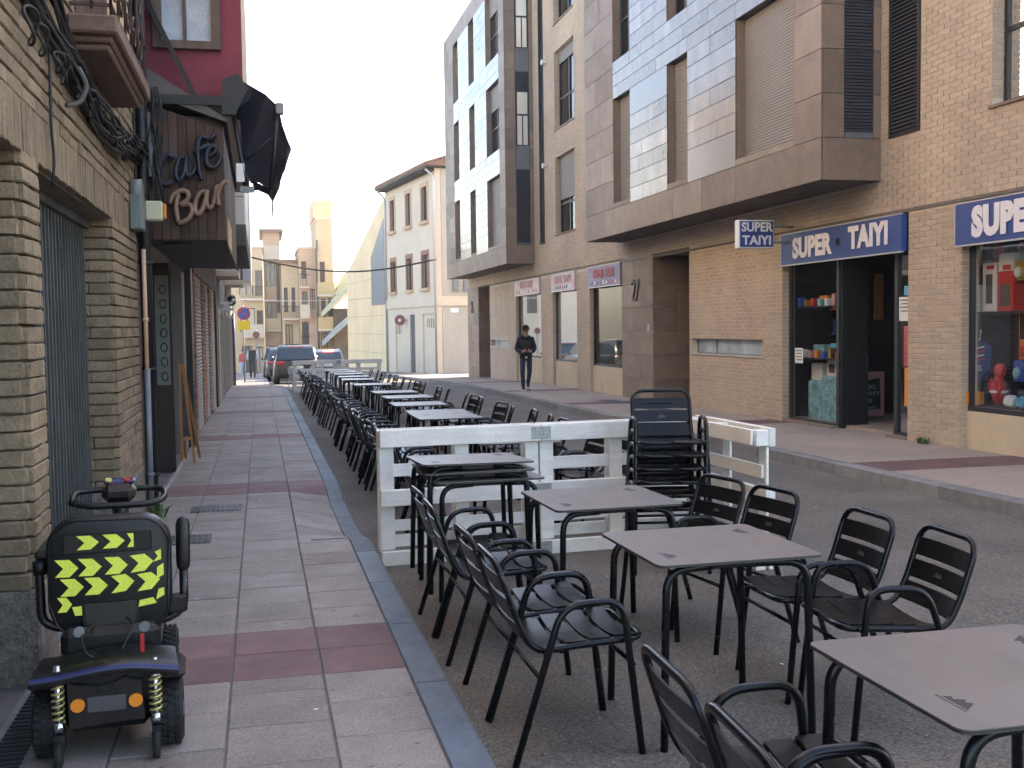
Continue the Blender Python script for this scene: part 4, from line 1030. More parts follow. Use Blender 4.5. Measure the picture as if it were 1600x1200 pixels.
for letters, m in (([[(318, 525), (280, 497), (240, 530), (217, 600), (222, 668), (258, 705), (315, 678)],
                     [(400, 525), (368, 515), (342, 560), (333, 630), (350, 672), (382, 650), (402, 560), (405, 505), (404, 600), (418, 640), (450, 630), (470, 580)],
                     [(545, 390), (520, 372), (497, 392), (486, 450), (490, 540), (500, 630), (516, 672)], [(452, 478), (500, 462), (575, 425)],
                     [(548, 510), (592, 490), (612, 462), (592, 437), (560, 460), (543, 520), (556, 572), (592, 588), (628, 560), (650, 490)], [(566, 402), (608, 352)]], 'letter_blue'),
                   ([[(352, 770), (334, 860), (350, 968)], [(292, 838), (312, 782), (370, 748), (412, 760), (412, 806), (362, 846)], [(362, 850), (420, 842), (446, 876), (430, 928), (390, 962), (348, 972)],
                     [(540, 752), (502, 762), (472, 815), (466, 882), (490, 910), (522, 868), (545, 782), (548, 745), (546, 820), (562, 868), (590, 850)],
                     [(590, 850), (606, 770), (616, 715), (622, 780), (630, 850)], [(622, 790), (636, 730), (664, 692), (690, 688)]], 'letter_tan')):
    for st in letters: stroke('lettering', m, st).build('lettering', m, wb, True)
# soffit lamp
q = MB(); q.cyl((-.72, 10.4, 2.40), (-.72, 10.4, 2.42), .13, 18); tag(q.build('soffit_lamp', 'letter_blue', None, loc=(-.72, 10.4, 2.4)), 'round flat lamp under the cafe marquee', 'lamp')
q = MB(); q.ell((-.93, 9.80, 2.62), (.03, .045, .06)); tag(q.build('globe_lamp', 'paper_white', None, loc=(-.93, 9.8, 2.62)), 'small white globe lamp by the black rain pipe', 'lamp')
q = MB(); q.box(-.97, -.86, 9.86, 9.96, 2.95, 3.5); tag(q.build('vent_pipe', 'metal_grey', None, loc=(-.9, 9.9, 2.95)), 'pale corrugated metal strip left of the cafe letters', 'vent')
# awning: folded navy canvas on arms
aw = thing('folded_awning', 'folded navy awning with arms hanging off the cafe marquee', 'awning', (-.2, 10.3, 2.8))
q = MB(); q.box(-.95, -.20, 9.88, 9.93, 3.58, 3.66); q.build('support_bar', 'metal_black', aw, True)
q = MB(); q.tube([(-.95, 10.1, 4.62), (-.5, 10.0, 3.66)], .03, 4, smooth=False); q.build('strut', 'metal_black', aw, True)
q = MB(); q.prism([(-.27, 3.80), (-.13, 3.86), (-.05, 3.72), (-.17, 3.5), (-.28, 3.5)], 'y', 9.86, 9.96); q.build('bracket', 'metal_black', aw, True)
q = MB(); q.tube([(-.12, 9.9, 3.70), (-.12, 10.7, 3.70)], .10, 12); q.build('roller', 'awning_navy', aw, True)
def sag(y, k):
    return .03*math.sin(y*9+k)
ys = [9.95+.06*i for i in range(12)]
prof = [(-.08, 3.80), (.10, 3.70), (.21, 3.60), (.24, 3.44), (.30, 3.26), (.24, 3.08), (.20, 2.97), (.13, 2.84), (.10, 2.88), (.02, 2.94), (-.05, 2.93)]
V = []; F = []
for i, yv in enumerate(ys):
    for k, (a, b) in enumerate(prof): V.append((a+sag(yv, k)*(k > 1)*.6, yv, b+sag(yv*.7, k*2)*(k > 1)*.6))
npf = len(prof)
for i in range(len(ys)-1):
    for k in range(npf-1): F.append((i*npf+k, i*npf+k+1, (i+1)*npf+k+1, (i+1)*npf+k))
q = MB(); q.add(V, F, True)
end = [(-.08, 3.80), (.10, 3.70), (.21, 3.60), (.24, 3.44), (.30, 3.26), (.24, 3.08), (.20, 2.97), (.13, 2.84), (.10, 2.88), (.02, 2.94), (-.05, 2.93), (-.11, 3.1), (-.13, 3.5)]
q.add([(a, 9.95+.012*k, b) for k, (a, b) in enumerate(end)], [tuple(range(len(end)))])
q.build('canvas', 'awning_navy', aw, True)
q = MB(); q.tube(fillet([(-.18, 9.93, 3.5), (-.12, 9.9, 3.1), (-.09, 9.9, 2.86)], .05), .022, 6); q.tube([(.20, 9.92, 3.56), (.13, 9.92, 2.86)], .024, 6); q.tube([(.13, 9.92, 2.86), (.135, 9.92, 2.62)], .007, 5); q.tube([(-.11, 9.93, 3.1), (.18, 9.93, 3.35)], .010, 5); q.build('arm', 'metal_black', aw, True)
q = MB(); q.box(-.14, -.02, 9.87, 9.93, 2.83, 2.88); q.cbox(.18, .25, 9.88, 9.95, 3.52, 3.62, .01); q.build('arm_joint', 'metal_grey', aw, True)
q = MB(); q.box(-.17, -.10, 9.88, 9.90, 2.92, 3.08); q.build('tag_plate', 'paper_white', aw, True)
# chalkboard A-frame
t = thing('chalkboard_sign', 'orange wooden A-frame chalkboard leaning in the cafe doorway', 'chalkboard', (-.93, 14.1, gz(14)+.12))
zb = gz(14)+.12; q = MB()
for y0, y1 in ((13.6, 14.05), (14.1, 14.4)):
    pass
def leg_(a, b, w=.022): 
    q = MB(); q.tube([a, b], w, 4, smooth=False); return q
leg_((-.97, 13.75, zb), (-.98, 13.95, zb+1.22)).build('frame_leg', 'wood_orange', t, True); leg_((-.83, 13.85, zb), (-.96, 14.05, zb+1.22)).build('frame_leg', 'wood_orange', t, True)
leg_((-.97, 14.35, zb), (-.97, 14.0, zb+1.2)).build('frame_leg', 'wood_orange', t, True); leg_((-.80, 14.45, zb), (-.95, 14.08, zb+1.2)).build('frame_leg', 'wood_orange', t, True)
leg_((-.975, 13.80, zb+.3), (-.865, 13.88, zb+.3)).build('crossbar', 'wood_orange', t, True)
q = MB(); q.hexa([(-.975, 13.81, zb+.33), (-.87, 13.90, zb+.33), (-.87, 13.915, zb+.33), (-.975, 13.825, zb+.33), (-.978, 13.94, zb+1.15), (-.955, 14.03, zb+1.15), (-.955, 14.045, zb+1.15), (-.978, 13.955, zb+1.15)]); q.build('board', 'chalk', t, True)

# ---- next houses on the left
hb = thing('shuttered_house', 'narrow house with brown brick strips and white tiled overhang beyond the cafe', 'building', (LX, 21, gz(21)+.12))
q = MB(); q.box(-9, LX-.02, 17.25, 25.5, -.5, 3.4); q.build('wall', 'stucco_dark', hb, True); MB().box(-9, LX-.02, 17.25, 25.5, 3.4, HT).build('upper_wall', 'stucco_white', hb, True)  # upper wall coloured pale to bounce more light across the street
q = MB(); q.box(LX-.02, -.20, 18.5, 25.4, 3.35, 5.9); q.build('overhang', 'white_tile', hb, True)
q = MB(); q.box(LX-.02, -.21, 18.45, 18.499, 3.35, 5.9); q.build('overhang_side', 'white_tile', hb, True)
q = MB(); q.box(LX-.015, -.19, 18.4, 25.4, 3.0, 3.349); q.build('overhang_soffit', 'lead_grey', hb, True)
q = MB()
for zz in np.arange(3.8, 5.9, .45): q.box(-.95, -.205, 18.443, 18.449, zz, zz+.012)
q.build('tile_joints', 'lead_grey', hb, True)
z = .0; r_ = 0; bs = MB()
while z < 2.5:
    for y0, y1 in ((17.4, 17.9), (19.6, 20.9), (22.2, 23.4)): 
        k = y0+(.12 if r_ % 2 else 0)
        while k < y1-.1: bs.cbox(LX-.02, LX+.018, k, min(k+.24, y1), z, z+.066, .004); k += .25
    z += .08; r_ += 1
tag(bs.build('brick_courses', 'brick_red', hb, True), kind='stuff')
for y0, y1 in ((18.0, 19.5), (21.0, 22.1), (23.5, 25.0)):
    shutter_mesh(MB(), 'x', y0, y1, gz(y0)+.12, 2.5, LX-.001, .06, -.012).build('roller_shutter', 'metal_grey', hb, True)
q = MB(); q.box(LX-.01, LX+.03, 17.3, 25.4, 2.5, 3.0); q.build('fascia', 'wood_brown', hb, True)
gb = thing('grey_house', 'grey rendered house with dark doorways further along the left pavement', 'building', (LX, 30, gz(30)+.12))
q = MB(); q.box(-9, LX-.0, 25.5, 41.5, -.8, 10.0); q.build('wall', 'stucco_grey', gb, True)
q = MB(); q.box(LX, LX+.04, 25.3, 25.8, -.6, 3.0); q.build('corner_post', 'wood_brown', gb, True)
for y0, y1, m in ((26.6, 27.8, 'stucco_white'), (29.2, 30.4, 'far_dark'), (32.5, 33.7, 'stucco_dark'), (35.6, 36.9, 'far_dark'), (38.8, 40, 'stucco_white')):
    MB().box(LX-.001, LX+.025, y0, y1, gz(y0)+.1, 2.0).build('door', m, gb, True)
    f = MB(); f.box(LX, LX+.05, y0-.12, y0, gz(y0), 2.12); f.box(LX, LX+.05, y1, y1+.12, gz(y0), 2.12); f.box(LX, LX+.05, y0, y1, 2.0, 2.12); f.build('door_frame', 'stucco_side', gb, True)
for y0, zz in ((27.0, 3.05), (33.5, 3.1)):
    q = MB(); q.cbox(LX, LX+.52, y0, y0+2.2, zz-.14, zz, .01); q.build('balcony_slab', 'stucco_white', gb, True)
    q = MB()
    for k in range(14): q.tube([(LX+.49, y0+.05+.16*k, zz), (LX+.49, y0+.05+.16*k, zz+.9)], .008, 4)
    for k in range(4): q.tube([(LX+.1+.12*k, y0+.04, zz), (LX+.1+.12*k, y0+.04, zz+.9)], .008, 4)
    q.tube([(LX, y0+.04, zz+.9), (LX+.49, y0+.04, zz+.9), (LX+.49, y0+2.16, zz+.9)], .014, 5); q.build('balcony_railing', 'metal_black', gb, True)
q = MB(); q.box(LX, LX+.75, 36.5, 41.4, 3.2, 9.0); q.build('glazed_bay', 'white_tile', gb, True)
q = MB(); q.box(LX+.05, LX+.70, 36.47, 36.499, 3.9, 5.6); q.build('bay_pane', 'car_glass', gb, True)
q = MB(); q.box(LX+.36, LX+.40, 36.45, 36.469, 3.9, 5.6); q.box(LX+.05, LX+.70, 36.45, 36.469, 4.9, 4.94); q.build('bay_frame', 'metal_black', gb, True)
t = thing('rolled_awning', 'dark bundled awning with white brackets on the grey house wall', 'awning', (LX+.2, 31, 2.3))
q = MB(); pts = [(LX+.25+.05*math.sin(i*2), 29.6+i*.25, 2.42+.05*math.sin(i*1.3)) for i in range(12)]; q.tube(pts, [.07+.02*math.sin(i*1.7) for i in range(12)], 8); q.build('canvas', 'awning_navy', t, True)
q = MB(); q.box(LX, LX+.3, 29.6, 29.64, 2.3, 2.36); q.box(LX, LX+.3, 32.3, 32.34, 2.3, 2.36); q.ell((LX+.32, 29.62, 2.40), (.05, .05, .05)); q.box(LX, LX+.35, 29.2, 29.26, 2.12, 2.2); q.build('bracket', 'plastic_white', t, True)
q = MB(); q.cyl((LX+.08, 39.5, gz(39)), (LX+.08, 39.5, 2.2), .05, 8); tag(q.build('pipe', 'scooter_blue', None, loc=(LX+.08, 39.5, gz(39))), 'blue rain pipe at the end of the grey house', 'pipe')
# no parking sign
t = thing('no_parking_sign', 'round blue and red no parking sign with yellow plate on the far left pavement', 'traffic sign', (-.66, 45, gz(45)+.12))
q = MB(); q.cyl((-.66, 45.05, gz(45)+.1), (-.66, 45.05, 2.6), .03, 8); q.build('pole', 'metal_grey', t, True)
def disc(n_, r, y, m): q = MB(); q.cyl((-.63, y, 2.27), (-.63, y+.012, 2.27), r, 28); q.build(n_, m, t, True)
disc('rim', .265, 44.99, 'road_red'); disc('face', .215, 44.975, 'road_blue')
q = MB(); q.prism([(-.80, 2.40), (-.76, 2.44), (-.46, 2.14), (-.50, 2.10)], 'y', 44.96, 44.974); q.build('bar', 'road_red', t, True)
q = MB(); q.box(-.87, -.39, 44.985, 45.0, 1.62, 1.98); q.build('plate', 'road_yellow', t, True)
# street cable
t = thing('street_cable', 'black overhead cable sagging across the street', 'cable', (3.5, 45, 4.2))
q = MB(); q.tube([(-.3+7.6*i/24, 45+.3*i/24, 4.53-.55*math.sin(math.pi*i/24)*1.0-.05*i/24) for i in range(25)], .035, 6); q.build('line', 'cable', t, True)
t = thing('street_cable', 'thin pale wire strung across the street further away', 'cable', (3, 70, 3.6))
q = MB(); q.tube([(-2+9*i/16, 70, 3.55-.15*math.sin(math.pi*i/16)) for i in range(17)], .015, 5); q.build('line', 'paper_white', t, True)
# left pavement grates and threshold strip
for i, (xx, yy) in enumerate(((-.42, 9.95), (-.62, 8.45))):
    t = thing('drain_grate', ('slotted metal grate in the left pavement near the cafe', 'slotted metal grate in the left pavement just behind the scooter')[i], 'grate', (xx, yy, gz(yy)+.12), group='pavement grates')
    z = gz(yy)+.121; MB().box(xx-.22, xx+.22, yy-.18, yy+.18, z-.01, z+.004).build('frame', 'gate_grey', t, True)
    for k in range(10): MB().box(xx-.19+.04*k, xx-.175+.04*k, yy-.15, yy+.15, z+.004, z+.008).build('slot_bar', 'metal_black', t, True)
t = thing('channel_drain', 'linear metal channel drain beside the near brick pier', 'drain', (-.95, 4.6, gz(4.6)+.12))
z = gz(4.5)+.122; MB().box(-1.02, -.84, 3.2, 5.0, z-.01, z+.004).build('frame', 'galv', t, True)
for k in range(40): MB().box(-.99, -.87, 3.24+.044*k, 3.262+.044*k, z+.004, z+.010).build('slot_bar', 'metal_black', t, True)
# ================================================================== terrace furniture
def make_chair(mf='chair_black', ms='slat_black', logo=True):
    root = thing('armchair', 'x', 'chair'); hw, tr = .208, .0135
    # seat and back loop (one bent tube)
    half = [(.02, .432), (-.165, .42), (-.222, .52), (-.305, .768)]
    def fl(pts, rs):
        P = [Vector(p) for p in pts]; out = [P[0]]
        for i in range(1, len(P)-1):
            a, b, c = P[i-1], P[i], P[i+1]; u = (a-b).normalized(); v = (c-b).normalized(); d = min(rs[i], (a-b).length*.49, (c-b).length*.49)
            for k in range(7):
                t = k/6; out.append((b+u*d)*(1-t)**2+b*2*t*(1-t)+(b+v*d)*t*t)
        return out+[P[-1]]
    loop = [(.268, 0, .446), (.268, hw, .446)]+[(x, hw, z) for x, z in half]+[(x, -hw, z) for x, z in reversed(half)]+[(.268, -hw, .446), (.268, 0, .446)]
    q = MB(); q.tube(fl(loop, [0, .06, .02, .07, .10, .088, .088, .10, .07, .02, .06, 0]), tr, 8); q.build('seat_frame', mf, root)
    # side frames: rear leg, arm, front leg in one bent tube
    for s in (1, -1):
        y = s*.243
        q = MB(); q.tube(fillet([(-.255, y+s*.012, 0), (-.062, y, .598), (.18, y-s*.004, .606), (.25, y+s*.01, 0)], .085, 6), .0145, 8); q.build('arm_frame', mf, root)
    for pts in ([(-.155, -.24, .33), (-.155, .24, .33)], [(.222, -.243, .35), (.222, .243, .35)]):
        q = MB(); q.tube(pts, .009, 6); q.build('stretcher', mf, root)
    for s in (1, -1):
        q = MB(); q.tube([(-.122, s*.244, .43), (-.122, s*.208, .424)], .009, 6); q.build('rear_lug', mf, root)
        q = MB(); q.tube([(.212, s*.244, .442), (.212, s*.208, .442)], .009, 6); q.build('front_lug', mf, root)
    # four seat slats sagging across
    for k in range(4):
        x0 = -.135+.097*k; x1 = x0+.084; q = MB(); V = []; n = 6
        zc = .436+.007*k-(.004 if k == 0 else 0)
        for i in range(n+1):
            t = i/n*2-1; y = t*hw; z = zc-.020*(1-t*t)
            V += [(x0, y, z+.005), (x1, y, z+.006), (x1, y, z-.004), (x0, y, z-.005)]
        F = [(0, 1, 2, 3), (4*n+3, 4*n+2, 4*n+1, 4*n)]
        for i in range(n):
            for j in range(4): F.append((4*i+j, 4*i+4+j, 4*i+4+(j+1) % 4, 4*i+(j+1) % 4))
        q.add(V, F); q.build('seat_slat', ms, root)
    # three back slats
    for k in range(3):
        z0 = .452+.094*k; z1 = z0+.074; n = 6; V = []; q = MB()
        xf = lambda z: -.222-(z-.52)*.335+(max(0, .52-z)**2)*3
        for i in range(n+1):
            t = i/n*2-1; y = t*(hw-.004); b = -.014*(1-t*t)
            V += [(xf(z0)+b+.004, y, z0), (xf(z1)+b+.004, y, z1), (xf(z1)+b-.004, y, z1), (xf(z0)+b-.004, y, z0)]
        F = [(0, 1, 2, 3), (4*n+3, 4*n+2, 4*n+1, 4*n)]
        for i in range(n):
            for j in range(4): F.append((4*i+j, 4*i+4+j, 4*i+4+(j+1) % 4, 4*i+(j+1) % 4))
        q.add(V, F); sl_ = q.build('back_slat', ms, root)
        if k == 1 and logo:
            q = MB(); zz = (z0+z1)/2; xx = xf(zz)-.014+.0055
            q.prism([(-.04, zz-.014), (-.03, zz), (-.02, zz-.006), (-.006, zz+.016), (.008, zz+.004), (.02, zz+.013), (.036, zz-.014)], 'x', xx-.001, xx+.0012)
            q.build('emblem', 'print_grey', root)
    return root
chair0 = make_chair(); used = [False]
def chair(x, y, ang, label, group, z=0., src=None):
    if not used[0]: o = chair0; used[0] = True
    else: o = copy_tree(src or chair0)
    o.location = (x, y, gz(y)+z); o.rotation_euler = (R(rnd.uniform(-.5, .5)), 0, R(ang)); o['label'] = label; o['category'] = 'chair'; o['group'] = group
    return o
def make_table():
    root = thing('terrace_table', 'x', 'table'); h = .35; rr = .035; P = []
    for cx, cy, a0 in ((h-rr, h-rr, 0), (-h+rr, h-rr, 90), (-h+rr, -h+rr, 180), (h-rr, -h+rr, 270)):
        for i in range(5): a = R(a0+22.5*i); P.append((cx+rr*math.cos(a), cy+rr*math.sin(a)))
    q = MB(); q.prism(P, 'z', .729, .741); top = q.build('table_top', 'table_top', root)
    q = MB(); q.prism([(x*1.0015, y*1.0015) for x, y in P], 'z', .730, .738); q.build('edge_band', 'table_edge', root)
    for sx in (1, -1):
        for sy in (1, -1):
            q = MB(); q.tube(fillet([(sx*.318, sy*.312, 0), (sx*.300, sy*.300, .708), (sx*.10, sy*.285, .712)], .09, 6), .0165, 8); q.build('leg', 'chair_black', root)
    q = MB(); q.box(-.1, .1, -.285, -.245, .700, .728); q.box(-.1, .1, .245, .285, .700, .728); q.box(-.02, .02, -.245, .245, .705, .727); q.build('under_frame', 'chair_black', root)
    q = MB()
    for sx in (1, -1):
        for sy in (1, -1): q.cyl((sx*.25, sy*.25, .70), (sx*.25, sy*.25, .729), .014, 8)
    q.build('spacer', 'plastic_white', root)
    for s in (1, -1):               # printed emblem near two opposite corners
        q = MB(); cx, cy = -s*.24, -s*.19
        shp = [(-.05, -.012), (-.04, .004), (-.025, -.002), (-.012, .018), (.004, .008), (.016, .020), (.034, .002), (.05, -.012)]
        q.prism([(cx+s*b*1.3, cy-s*a) for a, b in shp], 'z', .7405, .7416); e_ = [(-.06+.012*k, -.024) for k in range(10)]
        for a, b in e_: q.prism([(cx+s*(b+.003), cy-s*a), (cx+s*(b+.003), cy-s*(a+.008)), (cx+s*(b-.004), cy-s*(a+.008)), (cx+s*(b-.004), cy-s*a)], 'z', .7405, .7414)
        q.build('emblem', 'print_dark', root)
    return root
tab0 = make_table(); tu = [False]
def table(x, y, ang, label, group, z=0., tilt=(0, 0)):
    if not tu[0]: o = tab0; tu[0] = True
    else: o = copy_tree(tab0)
    o.location = (x, y, gz(y)+z); o.rotation_euler = (R(tilt[0]), R(tilt[1]), R(ang)); o['label'] = label; o['category'] = 'table'; o['group'] = group
    return o
NG = 'armchairs this side of the near white fence'
chair(1.15, 4.14, 0, 'black slatted armchair in front on the kerb side of the middle table', NG)
chair(1.15, 4.64, 1, 'black slatted armchair tucked behind the frontmost kerb-side one at the middle table', NG)
chair(1.12, 5.45, -1, 'black slatted armchair, front one of the kerb pair by the stacked tables', NG)
chair(1.13, 5.96, 2, 'black slatted armchair right beside the stacked tables on the kerb side', NG)
chair(1.30, 2.58, -2, 'black armchair seen from behind at the bottom, farther of that pair', NG)
chair(1.28, 2.10, -3, 'black armchair cut by the bottom edge of the picture, nearest of all', NG)
chair(2.45, 4.50, 180, 'black armchair on the road side of the middle table, farther of the pair', NG)
chair(2.50, 4.00, 176, 'black armchair on the road side of the middle table, nearer of the pair', NG)
chair(2.33, 5.80, 194, 'black armchair partly before the chair stack, beside the farthest loose table', NG)
chair(2.40, 5.30, 190, 'black armchair between the chair stack and the road side pair', NG)
chair(2.58, 2.62, 180, 'black armchair showing only legs under the big front table edge', NG)
for k in range(6):
    chair(2.72+.006*k, 7.03+.012*k, -102.5, 'black armchair stacked by the fence, '+('lowest of the stack', 'second from the bottom', 'third from the bottom', 'third from the top', 'second from the top', 'topmost of the stack')[k], 'armchairs stacked by the near fence', z=.088*k)
TG = 'tables this side of the near white fence'
table(1.83, 2.40, 0, 'large looking taupe square table at the lower right corner', TG)
table(1.80, 4.20, 1, 'taupe square table in the middle foreground with chairs on both sides', TG)
table(1.77, 5.58, 2, 'taupe square table just before the white fence and chair stack', TG)
for k in range(3):
    table(1.34-.035*k, 6.80-.02*k, (3, -2, 1.5)[k], ('lowest', 'middle', 'topmost')[k]+' of the three stacked taupe tables against the fence', TG, z=.002+.05*k, tilt=((0, 0), (-1.2, -.6), (-2.0, .5))[k])
# far enclosure
FG = 'tables inside the far fenced terrace'
FT = [(2.10, 9.0), (2.00, 11.92), (2.02, 12.66), (2.03, 14.35), (2.12, 16.15), (2.12, 17.75), (2.08, 20.9), (2.04, 23.65), (2.1, 25.5), (2.12, 27.45), (2.12, 29.1), (2.1, 30.9)]
for i, (x, y) in enumerate(FT):
    table(x, y, rnd.uniform(-4, 4)+rnd.choice((0, 90, 180, 270)), nth(i)+' taupe table beyond the near white fence, counting away from it', FG)
LY = [8.75, 9.3, 10.15, 10.66, 11.2, 11.75, 12.3, 12.85, 13.5, 14.05, 14.6, 15.5, 16.05, 16.8, 17.35, 18.0, 19.7, 20.3, 20.95, 22.9, 23.5, 24.8, 25.4, 26.9, 27.5, 28.7, 29.3, 30.6, 31.2]
for i, y in enumerate(LY):
    chair(1.34+rnd.uniform(-.05, .05), y, rnd.uniform(-7, 7), nth(i)+' armchair behind the near fence in the kerb-side row', 'armchairs in the kerb-side row of the far terrace')
RY = [8.7, 9.3, 10.57, 11.2, 12.08, 12.83, 13.47, 14.92, 15.35, 15.9, 16.33, 17.68, 18.31, 20.6, 21.2, 22.4, 23.3, 24.5, 25.6, 27.4, 29.2, 30.8]
for i, y in enumerate(RY):
    chair(2.72+rnd.uniform(-.05, .06), y, 180+rnd.uniform(-14, 14), nth(i)+' armchair behind the near fence in the road-side row', 'armchairs in the road-side row of the far terrace')

# white pallet fences
bcache = {}
def board(parent, u0, u1, v0, v1, z0, z1, name='board', m='white_wood'):
    q = MB(); c_ = ((u0+u1)/2, (v0+v1)/2, (z0+z1)/2); q.cbox(u0-c_[0], u1-c_[0], v0-c_[1], v1-c_[1], z0-c_[2], z1-c_[2], .004, .0015)
    o = bpy.data.objects.new(name, q.mesh(name, m)); col.objects.link(o); o.parent = parent; o.location = c_; return o
def pallet(label, x, y, ang, L, uprights, plates=(), H=.97, z=0, back=True):
    t = thing('pallet_fence', label, 'fence', (x, y, gz(y)+z), R(ang), 'white pallet fences around the terrace')
    for z0, z1 in ((H-.125, H), (H*.44, H*.44+.115), (0, .10)): board(t, 0, L, -.050, -.004, z0, z1, 'rail')
    for u in uprights: board(t, u, u+.105, 0, .021, .105, H-.128, 'upright'); back and board(t, u, u+.105, .095, .115, .0, H-.01, 'upright')
    for z0, z1 in ((.645*H, .74*H), (.24*H, .325*H)): board(t, .02, L-.02, .0235, .044, z0, z1, 'slat')
    for z0, z1 in ((H-.11, H-.004), (.1, .19)): board(t, 0, L, .118, .138, z0, z1, 'rail')
    for u in (0, L/2, L-.09): board(t, u, u+.09, .0, .094, H-.12, H-.012, 'block'); board(t, u, u+.09, .022, .094, .0, .1, 'block')
    for u, z0 in plates:
        q = MB(); q.box(u-.075, u+.075, -.0535, -.0505, z0, z0+.09); pl = q.build('steel_plate', 'galv', t)
        q = MB()
        for a in range(5):
            for b in range(3): q.cyl((u-.06+.03*a, -.0545, z0+.02+.025*b), (u-.06+.03*a, -.0535, z0+.02+.025*b), .004, 6)
        q.build('screw', 'alu', t)
    return t
pallet('white painted pallet fence panel next to the left kerb', .80, 7.66, 3.5, 1.195, (0, .55, 1.085), [(1.195, .862), (1.195, .44), (1.195, .01)])
pallet('white painted pallet fence panel behind the chair stack', 2.0, 7.735, 3.5, 1.195, (.0, .55, 1.085))
pallet('white pallet fence panel turned along the road beside the stack', 3.34, 6.72, 92, 1.2, (.0, .55, 1.09), back=False)
pallet('white pallet fence panel closing the far terrace by the kerb', .94, 33.75, 10, 1.38, (.0, .6, 1.27))
pallet('white pallet fence panel closing the far terrace on the road side', 2.34, 34.0, 10, 1.4, (.0, .6, 1.27), [(.0, .862)])
# folded tables of white plastic behind the far fence
wch = make_chair('plastic_white', 'plastic_white', False); first = True
for i, (x, y, a) in enumerate(((1.15, 35.3, 60), (1.7, 35.5, 95), (2.5, 35.6, 110))):
    o = wch if i == 0 else copy_tree(wch)
    o.name = 'white_chair'; o.location = (x, y, gz(y)); o.rotation_euler = (0, 0, R(a)); tag(o, ('white chair behind the far fence by the dark car', 'white chair in the middle behind the far fence', 'white chair behind the far fence on the road side')[i], 'chair', 'white chairs behind the far fence')
# ================================================================== mobility scooter
sx0, sy0 = -.575, 4.18; zp = gz(4.4)+.12
S = thing('mobility_scooter', 'black mobility scooter with yellow reflective chevrons parked beside the brick pier', 'mobility scooter', (sx0, sy0, zp), R(3))
def wheel(x, y, r, wd, parent=S):
    q = MB(); prof = [(-wd/2, r*.62), (-wd/2, r*.86), (-wd*.40, r*.96), (-wd*.2, r), (wd*.2, r), (wd*.40, r*.96), (wd/2, r*.86), (wd/2, r*.62)]
    n = 28; V = []; F = []
    for i in range(n):
        a = 2*math.pi*i/n
        for u, rr in prof: V.append((x+u, y+rr*math.cos(a), r+rr*math.sin(a)))
    m = len(prof)
    for i in range(n):
        for k in range(m-1): F.append((i*m+k, i*m+k+1, ((i+1) % n)*m+k+1, ((i+1) % n)*m+k))
    q.add(V, F, True)
    for i in range(n):                       # tread blocks
        a = 2*math.pi*(i+.5)/n
        for u in (-.28, .0, .28):
            aa = a+u*.35; c_ = Vector((x+u*wd, y+(r+.001)*math.cos(aa), r+(r+.001)*math.sin(aa))); t_ = Vector((0, -math.sin(aa), math.cos(aa)))*r*.075; n_ = Vector((0, math.cos(aa), math.sin(aa)))*.005; s_ = Vector((wd*.11, 0, 0))+t_*.4*(1 if u <= 0 else -1)
            q.add([c_-t_-s_, c_+t_-s_, c_+t_+s_, c_-t_+s_, c_-t_*.8-s_*.85+n_, c_+t_*.8-s_*.85+n_, c_+t_*.8+s_*.85+n_, c_-t_*.8+s_*.85+n_], [(4, 5, 6, 7), (0, 1, 5, 4), (1, 2, 6, 5), (2, 3, 7, 6), (3, 0, 4, 7)])
    w_ = q.build('wheel', 'rubber', parent)
    q = MB(); q.cyl((x-wd*.42, y, r), (x+wd*.42, y, r), r*.63, 20); q.cyl((x-wd*.5, y, r), (x+wd*.5, y, r), r*.22, 12); q.build('rim', 'metal_grey', w_)
for s in (-1, 1): wheel(s*.215, 0, .122, .088); wheel(s*.19, .86, .105, .07)
q = MB(); q.prism([(-.128, .13), (.128, .145), (.118, .285), (.06, .30), (.03, .285), (-.04, .275), (-.10, .285), (-.132, .30)], 'y', -.135, -.05); q.build('rear_bumper', 'plastic_black', S)
q = MB(); q.box(-.065, .065, -.140, -.136, .185, .24); q.build('number_plate', 'print_grey', S)
for s in (-1, 1):
    q = MB(); q.cyl((s*.098, -.147, .215), (s*.098, -.136, .215), .024, 18); q.build('reflector', 'amber', S)
    q = MB(); q.tube([(s*.165+.020*math.cos(a), -.12+.020*math.sin(a), .155+.135*a/(2*math.pi*6)) for a in [i*2*math.pi*6/72 for i in range(73)]], .0045, 5); q.build('spring', 'gold_spring', S)
    q = MB(); q.cyl((s*.165, -.12, .10), (s*.165, -.12, .36), .011, 10); q.cyl((s*.165, -.12, .118), (s*.165, -.12, .155), .019, 8); q.cyl((s*.165, -.12, .29), (s*.165, -.12, .305), .023, 12); q.cyl((s*.165, -.12, .315), (s*.165, -.12, .345), .015, 10); q.build('damper', 'steel', S)
    q = MB(); q.cyl((s*.165-.012, -.15, .045), (s*.165+.012, -.15, .045), .045, 16); q.box(s*.165-.016, s*.165+.016, -.14, -.05, .04, .11); q.build('anti_tip_wheel', 'rubber', S)
